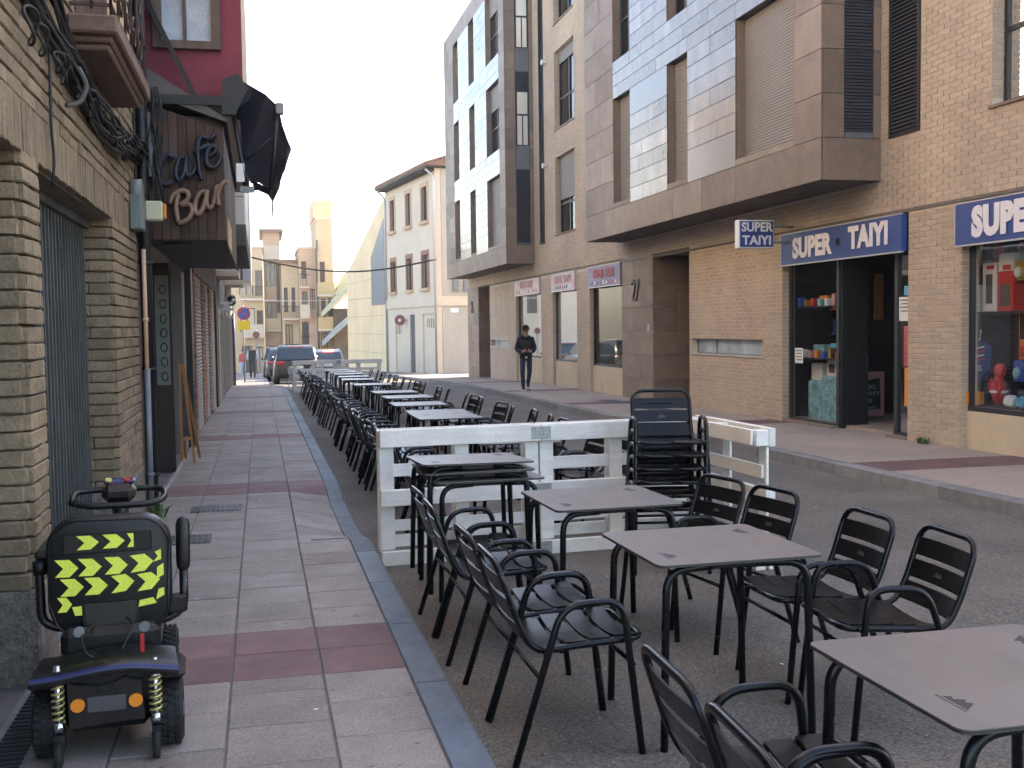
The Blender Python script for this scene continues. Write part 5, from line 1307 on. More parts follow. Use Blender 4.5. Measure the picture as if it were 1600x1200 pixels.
# rear cover with blue lip, lower body, foot deck, tiller
P = []
for i in range(15):
    t = i/14*2-1; P.append((t*.25, .338+.013*math.cos(t*2.6)+.006*math.sin(t*3)))
q = MB(); V = []; F = []
for yy, dz, ds in ((-.165, -.03, .97), (-.175, -.008, 1.), (-.165, .006, .995), (-.10, .016, .97), (.06, .014, .93)):
    V += [(x*ds, yy, z+dz) for x, z in P]
for j in range(4):
    for i in range(14): F.append((j*15+i, j*15+i+1, j*15+15+i+1, j*15+15+i))
q.add(V, F, True); q.mi = [1 if 14 <= i < 28 else 0 for i in range(len(q.mi))]; q.build('rear_cover', ['plastic_black', 'scooter_blue'], S)
q = MB(); q.cbox(-.15, .15, -.10, .30, .10, .345, .03); q.cbox(-.21, .21, .28, .95, .10, .15, .015); q.cbox(-.17, .17, .90, 1.0, .10, .42, .04); q.cbox(-.18, .18, .10, .48, .30, .425, .03); q.build('body', 'plastic_black', S)
for s in (-1, 1): q = MB(); q.cbox(s*.215-.055, s*.215+.055, -.10, .13, .255, .30, .02); q.build('mudguard', 'plastic_black', S)
q = MB(); q.cyl((0, .24, .30), (0, .24, .46), .03, 12); q.tube([(0, .95, .38), (0, .80, .80)], .035, 10); q.build('tiller_column', 'plastic_black', S)
q = MB(); q.tube(fillet([(-.19, .70, .815), (-.185, .82, .845), (-.06, .83, .85), (.06, .83, .85), (.185, .82, .845), (.19, .70, .815), (.12, .67, .80), (-.12, .67, .80), (-.19, .70, .815)], .05), .014, 8); q.build('handlebar', 'plastic_black', S)
q = MB(); q.cbox(-.07, .07, .70, .84, .80, .885, .03); q.build('control_panel', 'plastic_black', S); q = MB(); q.cbox(-.066, .066, .76, .845, .875, .897, .01); q.build('control_hood', 'scooter_blue', S)
q = MB(); q.cyl((-.04, .74, .895), (-.04, .735, .905), .014, 10); q.build('dial', 'gold_spring', S)
q = MB(); q.cyl((.035, .74, .895), (.035, .735, .905), .012, 10); q.build('switch', 'red_plastic', S)
# seat
def rrect(w_, h_, r, n=6, top=None):
    pts = []; rt = top or r
    for cx, cy, a0, r_ in ((w_/2-rt, h_/2-rt, 0, rt), (-w_/2+rt, h_/2-rt, 90, rt), (-w_/2+r, -h_/2+r, 180, r), (w_/2-r, -h_/2+r, 270, r)):
        for i in range(n+1): a = R(a0+90*i/n); pts.append((cx+r_*math.cos(a), cy+r_*math.sin(a)))
    return pts
O = rrect(.45, .49, .17, 8, .11); zc = .59
q = MB(); V = []; F = []; n = len(O)
lay = [(.0, .93), (.004, .97), (.02, 1.), (.075, 1.), (.095, .95), (.10, .86)]
for yy, sc_ in lay: V += [(x*sc_, .16+yy, zc+z*sc_) for x, z in O]
for j in range(len(lay)-1):
    for i in range(n): F.append((j*n+i, j*n+(i+1) % n, (j+1)*n+(i+1) % n, (j+1)*n+i))
F.append(tuple(range(n))); F.append(tuple(range(len(V)-1, len(V)-n-1, -1)))
q.add(V[:], F, True); q.build('backrest', 'vinyl_black', S)
q = MB(); q.cbox(-.20, .20, .20, .60, .44, .53, .03); q.cbox(-.12, .12, .15, .21, .36, .50, .02); q.build('seat', 'vinyl_black', S)
q = MB(); q.cbox(-.165, .155, .1545, .1595, .70, .775, .004); q.build('back_pouch', 'plastic_black', S)
q = MB(); q.hexa([(-.085, .135, .385), (.085, .135, .385), (.085, .165, .385), (-.085, .165, .385), (-.095, .145, .51), (.095, .145, .51), (.095, .168, .51), (-.095, .168, .51)]); q.build('hinge_cover', 'plastic_black', S)
def chev(x, z, w_=.075, h_=.052, tilt=0., cut0=0, cut1=1e9):
    q = MB(); p = [(0, 0), (w_*.62, 0), (w_, h_/2), (w_*.62, h_), (0, h_), (w_*.36, h_/2)]
    p = [(x+a, z+b+a*tilt) for a, b in p]
    p = [(min(max(a, cut0), cut1), b) for a, b in p] if cut1 < 1e8 else p
    V = [(a, .1505+abs(a)**2*.12, b) for a, b in p]+[(a, .1535+abs(a)**2*.12, b) for a, b in p]; m = len(p)
    q.add(V, [(0, 1, 2, 5), (5, 2, 3, 4), (m, m+5, m+2, m+1), (m+5, m+4, m+3, m+2)]+[(i, (i+1) % m, m+(i+1) % m, m+i) for i in range(m)]); q.build('reflective_chevron', 'hi_vis', S)
for x in (-.195, -.112, -.018, .075): chev(x, .616, .084, .066, tilt=-.02 if x < 0 else .08)
for x in (-.178, -.092, .004, .098): chev(x, .542, .084, .066, tilt=-.01 if x < 0 else .10)
for x in (-.115, -.022): chev(x, .716, .080, .053)
def scrap(p): q = MB(); q.prism(p, 'y', .1505+.0045*(abs(p[0][0]) > .14), .1535+.0045*(abs(p[0][0]) > .14)); q.build('reflective_chevron', 'hi_vis', S)
scrap([(.066, .716), (.09, .716), (.09, .769), (.066, .769), (.082, .742)]); scrap([(-.155, .716), (-.128, .742), (-.155, .769)])
scrap([(.158, .652), (.188, .66), (.188, .70), (.165, .69), (.176, .672)]); scrap([(.170, .585), (.196, .60), (.196, .645), (.172, .63)])
chev(-.19, .482, .052, .056); scrap([(.10, .482), (.168, .492), (.155, .515), (.105, .507)]); scrap([(-.128, .466), (-.103, .466), (-.103, .502), (-.138, .50)]); scrap([(.165, .505), (.196, .52), (.196, .55), (.175, .545)])
# armrests
q = MB(); q.tube(fillet([(-.06, .22, .415), (-.20, .22, .405), (-.255, .22, .44), (-.258, .22, .66), (-.255, .25, .675)], .06), .017, 8); q.build('armrest_tube', 'plastic_black', S)
q = MB(); q.cbox(-.275, -.215, .21, .50, .67, .71, .015); q.cyl((-.255, .22, .62), (-.255, .22, .67), .026, 10); q.build('armrest_pad', 'vinyl_black', S)
q = MB(); q.tube(fillet([(.06, .22, .415), (.20, .22, .405), (.268, .22, .45), (.268, .22, .64)], .06), .017, 8); q.build('armrest_tube', 'plastic_black', S)
q = MB(); q.cbox(.20, .28, .19, .25, .435, .505, .01); q.build('armrest_pivot', 'plastic_black', S)
q = MB(); q.tube([(.268, .22, .60), (.268, .22, .615), (.268, .22, .64), (.27, .22, .78), (.27, .22, .80), (.27, .22, .81)], [.018, .026, .028, .028, .022, .01], 12); q.build('armrest_pad', 'vinyl_black', S)
for s in (-1, 1):
    q = MB(); q.cyl((s*.115+.01, .05, .432), (s*.115+.01, .035, .432), .019, 16); q.build('clamp_knob', 'metal_grey', S)
q = MB(); q.box(.115, .128, -.06, -.05, .365, .43); q.build('lever', 'red_plastic', S)

# ================================================================== people
def skin_body(name, verts, edges, radii, root_i, mats, assign, parent):
    me = bpy.data.meshes.new(name); me.from_pydata(verts, edges, []); o = bpy.data.objects.new(name, me); col.objects.link(o)
    sm = o.modifiers.new('skin', 'SKIN'); sv = me.skin_vertices[0].data
    for i, r in enumerate(radii):
        sv[i].radius = r if isinstance(r, tuple) else (r, r); sv[i].use_root = (i == root_i)
    sb = o.modifiers.new('sub', 'SUBSURF'); sb.levels = 2; sb.render_levels = 2
    dg = bpy.context.evaluated_depsgraph_get(); m2 = bpy.data.meshes.new_from_object(o.evaluated_get(dg))
    bpy.data.objects.remove(o)
    for m in mats: m2.materials.append(M[m])
    for p in m2.polygons: p.use_smooth = True; p.material_index = assign(p.center)
    ob = bpy.data.objects.new(name, m2); col.objects.link(ob); ob.parent = parent; return ob
# walking man, local frame: faces -Y (towards the camera), +X is picture right
man = thing('person', 'man in black hoodie and beanie walking while looking at his phone', 'person', (7.05, 28.7, gz(28.7)+.13), R(-8))
V = [(0, 0, .95), (0, -.01, 1.12), (0, -.0, 1.32), (0, .0, 1.43), (0, -.035, 1.52), (0, -.06, 1.60), (0, -.065, 1.70), (0, -.06, 1.75),
     (-.09, 0, .90), (-.10, -.06, .50), (-.085, -.02, .09), (-.085, -.16, .035), (.09, 0, .90), (.10, .04, .50), (.075, .23, .20), (.075, .12, .085),
     (-.17, 0, 1.40), (-.245, .05, 1.13), (-.15, -.20, 1.06), (-.07, -.27, 1.09), (.17, 0, 1.40), (.245, .05, 1.13), (.15, -.20, 1.06), (.07, -.27, 1.09)]
E_ = [(0, 1), (1, 2), (2, 3), (3, 4), (4, 5), (5, 6), (6, 7), (0, 8), (8, 9), (9, 10), (10, 11), (0, 12), (12, 13), (13, 14), (14, 15), (2, 16), (16, 17), (17, 18), (18, 19), (2, 20), (20, 21), (21, 22), (22, 23)]
RR = [(.175, .13), (.19, .135), (.19, .13), (.09, .09), (.062, .065), (.078, .09), (.085, .10), (.06, .07), (.095, .10), .072, .055, .045, (.095, .10), .072, .055, .045, .10, .075, .06, .036, .10, .075, .06, .036]
def man_mat(c):
    if c.z > 1.47: return 0
    if abs(c.x) < .14 and c.y < -.235 and 1.0 < c.z < 1.2: return 0
    if c.z > .90: return 1
    if c.z < .09 or (c.y > .10 and c.z < .2 and c.y < .22 and c.z < .12): return 3
    return 2
skin_body('body', V, E_, RR, 0, ['skin', 'hoodie', 'jeans', 'shoe'], man_mat, man)
q = MB(); q.ell((0, -.055, 1.715), (.095, .11, .085), 16, 8); q.tube([(0.095*math.cos(a), -.06+.112*math.sin(a), 1.685) for a in [i*math.pi/8 for i in range(16)]], .016, 6, True); q.build('beanie', 'hoodie', man)
q = MB(); q.cbox(-.075, -.008, -.168, -.150, 1.615, 1.655, .008); q.cbox(.008, .075, -.168, -.150, 1.615, 1.655, .008); q.box(-.01, .01, -.163, -.155, 1.635, 1.648); q.tube([(-.08, -.15, 1.64), (-.088, -.04, 1.645)], .005, 5); q.tube([(.08, -.15, 1.64), (.088, -.04, 1.645)], .005, 5); q.build('sunglasses', 'black_gap', man)
q = MB(); q.prism([(-.012, 1.60), (0, 1.64), (.012, 1.60), (0, 1.59)], 'y', -.178, -.14); q.build('nose', 'skin', man)
q = MB(); q.ell((0, -.145, 1.565), (.025, .012, .007), 10, 6); q.build('mouth', 'terracotta_plate', man)
q = MB(); q.tube([(-.10, .02, 1.47), (-.11, -.07, 1.455), (0, -.11, 1.43), (.11, -.07, 1.455), (.10, .02, 1.47), (0, .10, 1.50)], .042, 8, True); q.build('hood', 'hoodie', man)
for s in (-1, 1):
    for k in range(4):
        q = MB(); z = 1.115-.018*k; q.tube(fillet([(s*.075, -.295, z), (s*.045, -.325, z+.004), (s*.02, -.315, z+.006)], .01), [.0095]*len(fillet([(0,0,0),(1,0,0),(1,1,0)], .01)), 6); q.build('finger', 'skin', man)
    q = MB(); q.tube([(s*.06, -.27, 1.125), (s*.035, -.285, 1.145), (s*.018, -.30, 1.15)], [.011, .010, .008], 6); q.build('thumb', 'skin', man)
q = MB(); q.cbox(-.036, .036, -.315, -.305, 1.06, 1.20, .003); ph = q.build('phone', 'black_gap', None, loc=(0, 0, 0)); ph.location = (7.05, 28.7, gz(28.7)+.13); ph.rotation_euler = (0, 0, R(-8)); tag(ph, 'dark phone held in both hands of the walking man', 'phone')
q = MB(); q.cbox(-.035, .035, -.135, -.115, .885, .935, .008); q.build('belt_bag', 'beige_plastic', man)
for s, y, z in ((-.085, -.17, .012), (.075, .10, .05)):
    q = MB(); q.cbox(s-.05, s+.05, y-.05, y+.20, z-.012, z+.012, .006)
    if y > 0: q.xf(Matrix.Translation((0, .1, .08)) @ Matrix.Rotation(R(-38), 4, 'X') @ Matrix.Translation((0, -.1, -.08)))
    q.build('shoe_sole', 'paper_white', man)
def stander(label, x, y, rz, mats, h=1.72, kid=0):
    p = thing('person', label, 'person', (x, y, gz(y)+.12), R(rz)); k = h/1.75
    V2 = [(0, 0, .95), (0, 0, 1.12), (0, 0, 1.33), (0, 0, 1.45), (0, -.01, 1.53), (0, -.02, 1.61), (0, -.02, 1.69), (0, -.01, 1.75), (-.09, 0, .90), (-.10, -.04, .5), (-.10, .06, .08), (-.11, -.07, .04), (.09, 0, .9), (.10, .0, .5), (.10, -.08, .08), (.11, -.2, .04),
          (-.18, 0, 1.41), (-.24, .03, 1.14), (-.25, -.05, .90), (.18, 0, 1.41), (.24, .03, 1.14), (.25, -.06, .90)]
    E2 = [(0, 1), (1, 2), (2, 3), (3, 4), (4, 5), (5, 6), (6, 7), (0, 8), (8, 9), (9, 10), (10, 11), (0, 12), (12, 13), (13, 14), (14, 15), (2, 16), (16, 17), (17, 18), (2, 19), (19, 20), (20, 21)]
    R2 = [(.17, .13), (.18, .13), (.19, .13), (.09, .09), .062, (.075, .09), (.082, .1), (.06, .07), .095, .072, .055, .045, .095, .072, .055, .045, .085, .06, .045, .085, .06, .045]
    V2 = [(a*k, b*k, c*k) for a, b, c in V2]
    def asg(c):
        z = c.z/k
        if z > 1.63: return 4
        if z > 1.47: return 0
        if z > .95 and abs(c.x)/k > .20: return 3
        if z > .92: return 1
        return 2
    skin_body('body', V2, E2, R2, 0, mats, asg, p); return p
stander('distant man in dark vest and pale sleeves walking away on the left pavement', -.42, 56, 180, ['skin', 'vest_dark', 'vest_dark', 'shirt_pale', 'hair_grey'], 1.66)
stander('distant figure in red top at the end of the left pavement', -.98, 62, 170, ['skin', 'shirt_red', 'shirt_pale', 'skin', 'hoodie'], 1.5)

# ================================================================== cars (rear towards the camera)
def car(name, label, x, y, paint, W=1.82, L=4.3, H=1.55, lit=False, rz=0., suv=True):
    t = thing(name, label, 'car', (x, y, gz(y)), rz)
    t.rotation_euler = (R(-1.6), 0, rz)
    hw = W/2
    # body sections along +Y: (y, half width bottom, belt half width, z0, belt z)
    secs = [(0.0, .80, .84, .42, .86), (.06, .92, .93, .30, .94), (.25, .97, .98, .24, .98), (1.1, 1., 1., .22, .98), (2.6, 1., 1., .22, .96), (3.3, .98, .97, .24, .93), (4.0, .92, .90, .28, .84), (4.25, .80, .76, .36, .72)]
    q = MB(); V = []; F = []
    for yy, a, b, z0, z1 in secs:
        yy *= L/4.3
        V += [(-a*hw*.92, yy, z0), (-a*hw, yy, z0+.18), (-b*hw, yy, (z0+z1)/2+.1), (-b*hw*.96, yy, z1), (b*hw*.96, yy, z1), (b*hw, yy, (z0+z1)/2+.1), (a*hw, yy, z0+.18), (a*hw*.92, yy, z0)]
    for i in range(len(secs)-1):
        for k in range(8): F.append((i*8+k, i*8+(k+1) % 8, i*8+8+(k+1) % 8, i*8+8+k))
    F += [tuple(range(7, -1, -1)), tuple(range(len(V)-8, len(V)))]; q.add(V, F, True); q.build('body', paint, t)
    g = [(.18, .90, .955, H*.62), (.42, .80, .985, H-.08), (.75, .76, 1., H), (2.1, .76, 1., H-.01), (2.9, .84, .95, H*.72), (3.2, .86, .94, H*.62)]
    q = MB(); V = []; F = []
    for yy, tw, bw, zt in g:
        yy *= L/4.3; V += [(-bw*hw*.95, yy, .95), (-tw*hw, yy, zt), (-tw*hw*.85, yy, zt+.02), (tw*hw*.85, yy, zt+.02), (tw*hw, yy, zt), (bw*hw*.95, yy, .95)]
    for i in range(len(g)-1):
        for k in range(5): F.append((i*6+k, i*6+k+1, i*6+6+k+1, i*6+6+k))
    q.add(V, F, True); q.build('cabin', paint, t)
    q = MB(); q.hexa([(-.80*hw, .105, 1.0), (.80*hw, .105, 1.0), (.80*hw, .14, 1.0), (-.80*hw, .14, 1.0), (-.70*hw, .345, H-.13), (.70*hw, .345, H-.13), (.70*hw, .385, H-.13), (-.70*hw, .385, H-.13)]); q.build('rear_window', 'car_glass', t)
    for s in (-1, 1):
        q = MB(); q.hexa([(s*.945*hw, .5, 1.0), (s*.945*hw, 2.8, 1.0), (s*.955*hw, 2.8, 1.0), (s*.955*hw, .5, 1.0), (s*.775*hw, .75, H-.1), (s*.79*hw, 2.3, H-.1), (s*.80*hw, 2.3, H-.1), (s*.785*hw, .75, H-.1)]); q.build('side_window', 'car_glass', t)
        q = MB(); q.cbox(s*.72*hw-.15, s*.72*hw+.15, -.03, .10, .80, .93, .02); q.build('tail_light', 'tail_red', t)
        for yy in (.75, 3.4):
            q = MB(); q.cyl((s*hw*.74, yy, .33), (s*hw*.99, yy, .33), .33, 22); w_ = q.build('wheel', 'rubber', t)
            q = MB(); q.cyl((s*hw*.985, yy, .33), (s*hw*1.0, yy, .33), .2, 14); q.build('rim', 'alu', w_)
        q = MB(); q.cbox(s*hw*1.02-.05, s*hw*1.02+.05, 2.75, 2.9, 1.0, 1.13, .02); q.build('mirror', paint, t)
    q = MB(); q.cbox(-.26, .26, -.035, .0, .62, .73, .004); q.build('number_plate', 'plate_white', t)
    q = MB(); q.cbox(-.86*hw, .86*hw, -.06, .12, .36, .56, .03); q.build('bumper', 'plastic_black', t)
    q = MB(); q.cbox(-.3, .3, .30, .36, H-.075, H-.035, .006); q.build('brake_light', 'brake_lit' if lit else 'tail_red', t)
    q = MB()
    for s in (-1, 1): q.tube([(s*.68*hw, .6, H+.05), (s*.68*hw, 2.2, H+.045)], .02, 6)
    q.build('roof_rail', 'alu', t)
    return t
car('parked_car', 'dark crossover car parked right behind the far white fence', 1.40, 44.5, 'car_dark')
car('parked_car', 'dark grey car half hidden left of the crossover', 1.12, 50.2, 'car_grey', H=1.50)
car('parked_car', 'third dark car in the row, mostly hidden behind the others', 1.0, 55.8, 'car_dark', H=1.62)
car('moving_car', 'pale silver car with its red brake light lit further down the road', 3.62, 60.0, 'car_silver', lit=True, H=1.5)

# ================================================================== white corner house and the far end of the street
A, B = Vector((9.1, 56.6, 0)), Vector((7.62, 66.5, 0)); du = (B-A).normalized(); dn = Vector((-du.y, du.x, 0)); LW = (B-A).length
zb = gz(60)-.3
hs = thing('white_house', 'cream rendered three storey house with brown window surrounds at the bend', 'house', (A.x, A.y, gz(57)+.13), math.atan2(du.y, du.x)-R(90))
# local frame: +y along the front, -x out to the street
def hbox(q, u0, u1, n0, n1, z0, z1): return q.box(n0, n1, u0, u1, z0-ORG[hs.name][2], z1-ORG[hs.name][2])
cols_u = [(1.35, 2.45), (4.5, 5.5), (7.9, 8.9)]
wins = [(a, b, z0, z1) for a, b in cols_u for z0, z1 in ((3.75, 5.55), (7.35, 9.2))]
doors = [(.55, 2.6, gz(57), 2.35), (4.1, 5.1, gz(60), 2.35), (6.9, 8.2, gz(63), 2.0)]
ops = wins+doors
us = sorted({0, LW, *[v for o in ops for v in o[:2]]}); zs = sorted({-1.6, 10.0, *[v for o in ops for v in o[2:]]})
q = MB()
for a, b in zip(us[:-1], us[1:]):
    for c_, d_ in zip(zs[:-1], zs[1:]):
        if not inop((a+b)/2, (c_+d_)/2, ops): hbox(q, a, b, 0, .3, c_, d_)
q.build('front_wall', 'stucco_white', hs)
q = MB(); hbox(q, .003, LW, .32, 8, -1.6, 9.95); q.build('side_wall', 'stucco_side', hs)  # greyer than the front: the side's shade is in the colour
q = MB(); hbox(q, -.06, LW+.02, -.08, .0, 2.75, 3.3); hbox(q, -.08, -.001, .0, 5, 2.75, 3.25); q.build('string_course', 'stucco_white', hs)
for i, (a, b, z0, z1) in enumerate(wins):
    q = MB(); hbox(q, a-.18, a, -.04, .1, z0, z1+.25); hbox(q, b, b+.18, -.04, .1, z0, z1+.25); hbox(q, a, b, -.04, .1, z1, z1+.25); q.build('window_surround', 'brick_red' if z0 < 5 else 'ochre_rose', hs)
    q = MB(); hbox(q, a-.22, b+.22, -.16, .1, z0-.16, z0); q.build('window_sill', 'ochre_rose', hs)
    q = MB(); hbox(q, a, b, .2, .22, z0, z1); q.build('pane', 'car_glass' if i % 3 else 'metal_grey', hs)
    q = MB(); hbox(q, a, a+.06, .12, .2, z0, z1); hbox(q, b-.06, b, .12, .2, z0, z1); hbox(q, (a+b)/2-.03, (a+b)/2+.03, .14, .2, z0, z1); hbox(q, a, b, .14, .2, z1-.06, z1); q.build('window_frame', 'window_wood', hs)
for a, b, z0, z1 in doors:
    q = MB(); hbox(q, a, b, .08, .12, z0, z1); q.build('door', 'stucco_white' if b-a > 1.2 else 'lead_grey', hs)
    if b-a > 1.2:
        for k in range(4): q = MB(); hbox(q, a+.25+.35*k, a+.33+.35*k, .06, .079, z1-.75, z1-.25); q.build('door_slit', 'lead_grey', hs)
q = MB(); hbox(q, -.35, LW+.3, -.55, .25, 9.95, 10.05); q.build('eaves_board', 'wood_dark', hs)
q = MB()
for k in range(24): hbox(q, .1+.41*k, .2+.41*k, -.5, .0, 9.80, 9.95)
q.build('rafter_ends', 'wood_dark', hs)
q = MB(); o_ = ORG[hs.name][2]; q.prism([(-.6, 10.05-o_), (-.6, 10.14-o_), (4, 11.6-o_), (8.2, 10.2-o_), (8.2, 10.05-o_)], 'y', -.35, LW+.3)
for k in range(26): q.tube([(-.62, -.3+.41*k, 10.14-o_), (4, -.3+.41*k, 11.62-o_)], .09, 6)
q.build('roof', 'roof_tile', hs)
q = MB(); q.tube(fillet([(-.5, .0, 9.9-o_), (-.08, -.05, 9.5-o_), (-.08, -.05, gz(57)-o_)], .2), .06, 8); q.build('downpipe', 'alu', hs); q = MB(); q.tube(fillet([(-.5, LW, 9.9-o_), (-.08, LW-.1, 9.5-o_), (-.08, LW-.1, gz(66)-o_)], .2), .06, 8); q.build('downpipe', 'alu', hs)
q = MB(); hbox(q, -.03, -.001, .75, 1.2, 2.38, 2.62); q.build('street_plate', 'sign_white', hs)
q = MB(); hbox(q, -.15, -.001, .9, 1.2, 3.5, 4.1); hbox(q, -.15, -.001, 1.5, 1.8, 3.5, 4.1); q.build('meter_box', 'metal_grey', hs)
t = thing('round_sign', 'dark red round sign on the white corner house', 'traffic sign', (7.9, 62.3, 1.9)); q = MB(); q.cyl((7.83, 62.2, 2.05), (7.86, 62.25, 2.05), .31, 24); q.build('disc', 'terracotta_plate', t, True); q = MB(); q.cyl((7.86, 62.25, 2.05), (8.3, 62.3, 2.05), .03, 6); q.build('bracket', 'metal_grey', t, True)
q = MB(); q.cyl((7.82, 62.18, 2.05), (7.835, 62.2, 2.05), .09, 12); q.build('mark', 'paper_white', t, True)
# modern cream wall with slanted top
cw = thing('cream_hall', 'modern cream walled hall with slanting top edge and folded canopy', 'building', (7.5, 67, gz(67)))
p0, p1 = Vector((7.66, 66.9, 0)), Vector((6.25, 80, 0)); dv = (p1-p0)
def wpt(t, z, off=0.): return (p0.x+dv.x*t+off, p0.y+dv.y*t, z)
O_ = [(0, -1.8), (1, -1.8), (1, 5.6), (.2, 8.9), (0, 9.7)]
q = MB(); n = len(O_); q.add([wpt(t, z) for t, z in O_]+[wpt(t, z, 6.) for t, z in O_], [tuple(range(n)), tuple(range(2*n-1, n-1, -1))]+[(i, (i+1) % n, n+(i+1) % n, n+i) for i in range(n)]); q.build('wall', 'cream_wall', cw, True)
q = MB(); W_ = [(.03, 3.1), (.33, 3.1), (.33, 6.2), (.03, 8.4)]; q.add([wpt(t, z, -.05) for t, z in W_]+[wpt(t, z, -.01) for t, z in W_], [(0, 1, 2, 3), (7, 6, 5, 4), (0, 4, 5, 1), (1, 5, 6, 2), (2, 6, 7, 3), (3, 7, 4, 0)]); q.build('window_recess', 'metal_grey', cw, True)
for k in range(2):
    za = 5.3-2.3*k; q = MB()
    q.hexa([(7.0, 80.1, za-.3), (4.75, 86, za-2.75), (4.75, 91, za-2.75), (8, 91, za-.3), (7.0, 80.1, za+.1), (4.75, 86, za-2.35), (4.75, 91, za-2.35), (8, 91, za+.1)]); q.build('canopy', 'canopy_grey' if k else 'canopy_green', cw, True)
q = MB(); q.box(5.6, 9, 86, 92, -2.8, 3.2); q.build('hall_wall', 'stucco_dark', cw, True)
q = MB(); q.prism([(4.9, 2.6), (7.1, 5.4), (7.1, 6.2), (6.6, 6.0)], 'y', 86.1, 90); q.build('canopy_side', 'canopy_green', cw, True)

# ---- far houses closing the view
def far_house(label, x0, x1, y, z1, m, wins_, balcs=(), roof='flat', depth=9, parts=None):
    zb_ = gz(y)-.4; t = thing('far_house', label, 'house', ((x0+x1)/2, y, gz(y)), group='houses closing the far end of the street')
    us = sorted({x0, x1, *[v for w_ in wins_ for v in w_[:2]]}); zs = sorted({zb_, z1, *[v for w_ in wins_ for v in w_[2:4]]}); q = MB()
    for a, b in zip(us[:-1], us[1:]):
        for c_, d_ in zip(zs[:-1], zs[1:]):
            if not inop((a+b)/2, (c_+d_)/2, [w_[:4] for w_ in wins_]): q.box(a, b, y, y+.3, c_, d_)
    q.box(x0+.01, x1-.01, y+.3, y+depth, zb_, z1-.02); q.build('wall', m, t, True)
    for w_ in wins_:
        f = MB(); f.box(w_[0], w_[0]+.07, y+.12, y+.2, w_[2], w_[3]); f.box(w_[1]-.07, w_[1], y+.12, y+.2, w_[2], w_[3]); f.box((w_[0]+w_[1])/2-.03, (w_[0]+w_[1])/2+.03, y+.12, y+.2, w_[2], w_[3]); f.box(w_[0]+.07, w_[1]-.07, y+.12, y+.2, w_[3]-.08, w_[3]); f.build('window_frame', w_[5] if len(w_) > 5 else 'window_wood', t, True)
        MB().box(w_[0], w_[1], y+.2, y+.22, w_[2], w_[3]).build('pane', w_[4], t, True)
    for bx0, bx1, bz, d, kind in balcs:
        MB().box(bx0, bx1, y-d, y-.001, bz-.16, bz).build('balcony_slab', 'stucco_white', t, True)
        q = MB()
        if kind == 'rail':
            for k in range(int((bx1-bx0)/.13)): q.tube([(bx0+.05+.13*k, y-d+.04, bz), (bx0+.05+.13*k, y-d+.04, bz+.95)], .018, 4)
            q.tube([(bx0, y-.02, bz+.95), (bx0, y-d+.04, bz+.95), (bx1, y-d+.04, bz+.95), (bx1, y-.02, bz+.95)], .03, 4); q.build('balcony_railing', 'metal_black', t, True)
        else:
            q.box(bx0, bx1, y-d, y-d+.08, bz, bz+.95); q.box(bx0, bx0+.08, y-d+.08, y-.001, bz, bz+.95); q.box(bx1-.08, bx1, y-d+.08, y-.001, bz, bz+.95); q.build('balcony_parapet', kind, t, True)
    if roof == 'eaves': MB().box(x0-.3, x1+.3, y-.5, y+depth, z1, z1+.25).build('roof', 'roof_tile', t, True)
    else: MB().box(x0-.05, x1+.05, y-.08, y+depth, z1, z1+.18).build('cornice', 'stucco_white', t, True)
    return t
D, G_ = 'far_dark', 'car_glass'
far_house('pale far house with glazed balconies beside the no parking sign', -3.2, .35, 92, 8.3, 'ochre_pale', [(-1.6, -.5, 4.5, 6.6, 'stucco_white'), (-.3, .25, 4.4, 6.5, G_), (-1.6, -.4, 1.4, 3.4, 'stucco_white'), (-.25, .25, 1.2, 3.2, D), (-1.5, -.6, -2.0, .3, D), (-.4, .2, -2.0, .2, 'stucco_white')], [(-1.4, .3, 4.2, .7, 'rail'), (-1.4, .3, 1.1, .7, 'stucco_white')])
far_house('tall narrow far house with curved rooftop and dark bay', .4, 1.75, 93, 9.7, 'ochre_rose', [(.55, 1.35, 5.2, 7.2, G_), (1.42, 1.7, 3.0, 7.4, D), (.55, 1.4, 2.0, 3.9, G_), (.6, 1.2, -2.2, .2, D)], [(.42, 1.7, 7.6, .6, 'stucco_white'), (.42, 1.72, 1.6, .5, 'ochre_pale')], 'eaves')
far_house('yellow ochre far house with arched doorway and iron balconies', 1.78, 3.1, 90, 7.0, 'ochre_pale', [(1.95, 2.25, 3.0, 5.0, D), (2.55, 2.85, 3.0, 5.0, D), (2.0, 2.6, .2, 2.0, 'ochre'), (1.95, 2.9, -2.3, -.9, 'stucco_white')], [(1.8, 3.1, 2.5, .9, 'rail'), (1.8, 3.15, -.6, .8, 'rail')], 'eaves')
far_house('far house with flower balcony and grey drainpipe', 3.12, 4.45, 88, 8.0, 'ochre_rose', [(3.3, 3.7, 5.6, 7.0, D), (3.3, 3.75, 2.9, 4.6, G_), (3.25, 3.8, .4, 2.2, D), (3.95, 4.35, 3.2, 4.8, 'ochre'), (3.2, 3.9, -2.2, -.6, 'ochre')], [(3.15, 3.9, 5.0, .5, 'rail'), (3.15, 3.9, 2.6, .5, 'stucco_white'), (3.15, 3.9, .1, .5, 'rail')])
far_house('tallest ochre far house with stacked solid balconies', 4.48, 5.75, 87, 10.2, 'ochre_pale', [(4.7, 5.1, 4.9, 6.9, D), (4.75, 5.1, 2.2, 4.0, G_), (5.3, 5.6, 2.2, 4.0, D), (4.7, 5.2, -.4, 1.3, 'ochre'), (4.6, 5.4, -2.4, -.7, 'ochre')], [(4.46, 5.8, 4.3, .9, 'ochre'), (4.46, 5.8, 1.6, .9, 'ochre'), (4.46, 5.8, -.9, .9, 'ochre')])
